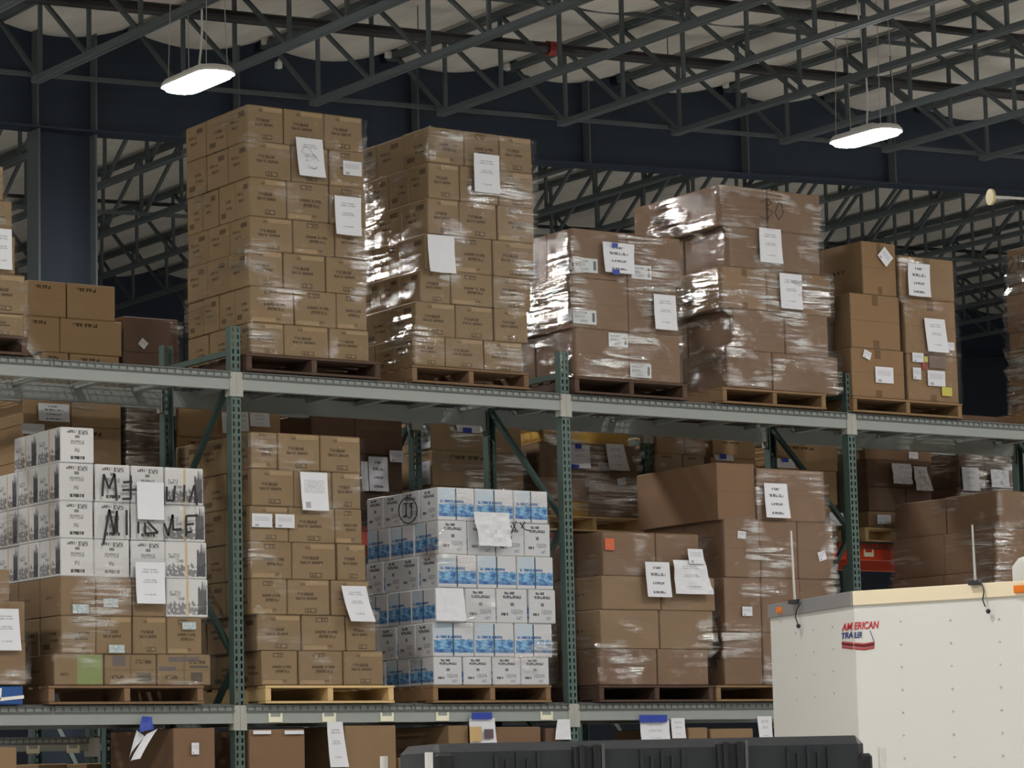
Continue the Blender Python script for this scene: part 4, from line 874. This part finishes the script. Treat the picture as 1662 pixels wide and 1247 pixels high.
# thin rods clipped to the trailer edge, each with a dangling cord
for i,(fn,top,bot,cord,knob,lb) in enumerate(((onnose,(1284,862),(1290,977),[(1291,976),(1297,973),(1299,980),(1293,990),(1291,1002),(1295,1014)],(1296,1017),'thin grey rod clipped to the trailer nose edge'),(onside,(1578,852),(1583,946),[(1584,947),(1594,949),(1597,960),(1595,974),(1599,985)],(1604,993),'thin grey rod clipped to the trailer side edge'))):
    e=empty('edge_rod',(Pc.x,Pc.y,0),TR); b=MB(); b.tube([fn(*top,.03),fn(*bot,.03)],[.006,.0085],8); put('rod',b.mesh('rod',[m_grey]),e)
    P=fn(*bot,.03); b=MB(); b.box(P.x-.03,P.x+.02,P.y-.035,P.y+.035,P.z-.015,P.z+.012); put('clamp',b.mesh('clamp',[m_black],bevel=.003),e)
    b=MB(); b.tube([fn(x,y,.035) for x,y in cord],.0045,6); put('cord',b.mesh('cord',[m_black]),e)
    K=fn(*knob,.035); b=MB(); b.tube([K+Vector((0,0,.014)),K+Vector((0,0,.004)),K-Vector((0,0,.012))],[.008,.016,.008],10); put('plug',b.mesh('plug',[m_black]),e)
    tag(e,lb,'rod','rods on the trailer edge')
# ------------------------------------------------------------------ black hard case on a cart
CDm=9.6; A=CAM+ray(700,1212)*CDm; B_=CAM+ray(1405,1199)*(CDm*1.035)
ctop=(A.z+B_.z)/2+.01; dv=B_-A; dv.z=0; CL=dv.length; rz=math.atan2(dv.y,dv.x)
m_case=simple('case_black_resin',(.030,.034,.040),.42,var=.2,scale=30,bump=.25,spec=.5)
m_clip=simple('latch_steel',lin(130,134,136),.3,metal=.6)
e=empty('hard_case',(A.x,A.y,ctop-.36),rz)
b=MB(); b.box(0,CL,.0,.55,.185,.36); put('lid',b.mesh('lid',[m_case],bevel=.028),e)
b=MB(); b.box(.0,CL,.0,.55,.0,.18); put('shell',b.mesh('shell',[m_case],bevel=.028),e)
for i in (.35,.68):
    x=CL*i; b=MB(); b.box(x-.05,x+.05,-.03,.03,.12,.345); b.box(x-.035,x-.015,-.045,-.03,.15,.35); b.box(x+.01,x+.035,-.045,-.03,.15,.35); put('latch',b.mesh('latch',[m_black],bevel=.005),e)
    b=MB(); b.box(x+.04,x+.05,-.036,-.03,.2,.35); put('latch_pin',b.mesh('latch_pin',[m_clip]),e)
for c0 in (.19,.52,.86):
    for k in range(5):
        x=CL*c0+(k-2)*.035; b=MB(); b.box(x-.005,x+.005,-.014,.012,.2,.325-(.02 if k%2 else 0)); put('rib',b.mesh('rib',[m_case]),e)
b=MB(); b.box(.01,.07,-.02,.03,.1,.33); put('corner_guard',b.mesh('corner_guard',[m_black],bevel=.01),e)
b=MB(); b.box(CL-.03,CL+.02,-.01,.5,.1,.30); put('corner_guard',b.mesh('corner_guard',[m_black],bevel=.01),e)
tag(e,'long black ribbed hard case at the bottom, in front of the racks','case')
cz=ctop-.361
e=empty('utility_cart',(A.x,A.y,0),rz); b=MB(); b.box(-.06,CL+.07,-.04,.6,cz-.04,cz); put('cart_shelf',b.mesh('cart_shelf',[m_grey],bevel=.005),e)
b=MB(); b.box(-.06,CL+.07,-.04,.6,.2,.24); put('cart_shelf',b.mesh('cart_shelf',[m_grey],bevel=.005),e)
for x,yy,tp in ((-.018,-.045,(690,1222)),(CL+.045,-.03,(1414,1214)),(-.045,.58,None),(CL+.045,.58,None)):
    zt=ctop-.03 if tp is None else None
    if tp: 
        P=CAM+ray(*tp)*(CDm*(1 if x<0 else 1.035)); zt=P.z
    b=MB(); b.tube([(x,yy,.1),(x,yy,zt)],.0135,12); put('cart_post',b.mesh('cart_post',[m_white]),e)
    b=MB(); b.tube([(x-.02,yy,.062),(x+.02,yy,.062)],.06,16); put('caster',b.mesh('caster',[m_rub]),e)
tag(e,'cart with thin white posts carrying the black hard case','cart')
# ------------------------------------------------------------------ papers hanging from the lower beam
YH=-.025
o=sheet(762,1166,803,1212,YH,'white picture sheet hung by blue tape from the lower beam',kind='blank',bl=-2,br=1,curl=.02,tapes=((766,1157,799,1168),))
for (x0,y0,x1,y1),mt in (((763,1180,783,1204),simple('photo_tan',lin(190,160,112),.5)),((787,1184,802,1199),simple('photo_dark',lin(90,74,84),.5))):
    P=atY(x0,y0,YH-.03); Q=atY(x1,y1,YH-.03); b=MB(); b.box(0,Q.x-P.x,-.001,.001,Q.z-P.z,0); t=put('printed_picture',b.mesh('printed_picture',[mt]),o); t.location=Vector((P.x,YH-.022,P.z))-o.location
sheet(1039,1170,1086,1206,YH,'white sheet hung by a wide blue tape, right of middle upright',kind='lines',tapes=((1038,1161,1083,1173),))
sheet(1089,1166,1111,1199,-.016,'small white sheet beside the blue-taped one',kind='lines')
sheet(1229,1163,1252,1203,-.018,'white sheet hanging beside the trailer nose',kind='lines',bl=2,br=0)
sheet(531,1172,556,1246,-.02,'long grey-white sheet hanging below the lower beam',kind='lines',bl=1,br=6,curl=.03)
sheet(905,1168,925,1201,-.03,'small grey sheet at the middle upright under the beam',kind='blank',bl=-6)
# folded blue and white sheet
c=[atY(x,y,YH-.03) for x,y in ((222,1190),(246,1184),(247,1164),(231,1163))]
o=gridsheet(c[0],c[1],c[2],c[3],m_tape,.04,3.0,name='folded_blue_flap')
fold=empty('folded_sheet',(0,0,0)); o.parent=fold
c=[atY(x,y,YH-.04) for x,y in ((206,1236),(222,1232),(256,1183),(238,1192))]
p2_=gridsheet(c[0],c[1],c[2],c[3],PAP['blank'],.05,5.0,name='folded_white_flap'); p2_.parent=fold
c=[atY(x,y,YH-.02) for x,y in ((207,1234),(214,1218),(236,1196),(222,1186))]
p3_=gridsheet(c[0],c[1],c[2],c[3],PAP['blank'],.02,7.0,name='folded_back_flap'); p3_.parent=fold
tag(fold,'folded blue and white sheet dangling from the lower beam at left','paper sheet')
# blue container at the left edge of the lower deck
X0,X1=atY(-60,1130,-.05).x,atY(38,1130,-.05).x; m_blu=simple('blue_plastic',lin(36,78,140),.4,var=.08)
e=empty('blue_bin',(X1,-.05,Lw)); hz=atY(30,1114,-.05).z-Lw-.001
b=MB(); b.box(X0-X1,0,.0,.8,0,hz); put('bin_body',b.mesh('bin_body',[m_blu],bevel=.008),e)
b=MB(); b.bar((-.17,-.006,hz*.28),(-.0,-.006,hz*.42),.022,.004,up=(0,1,0)); b.bar((-.17,-.006,hz*.28),(-.165,-.006,hz*.9),.016,.004,up=(0,1,0)); put('white_stripe',b.mesh('white_stripe',[m_white]),e)
tag(e,'blue bin with a white stripe on the lower deck at left edge','bin')
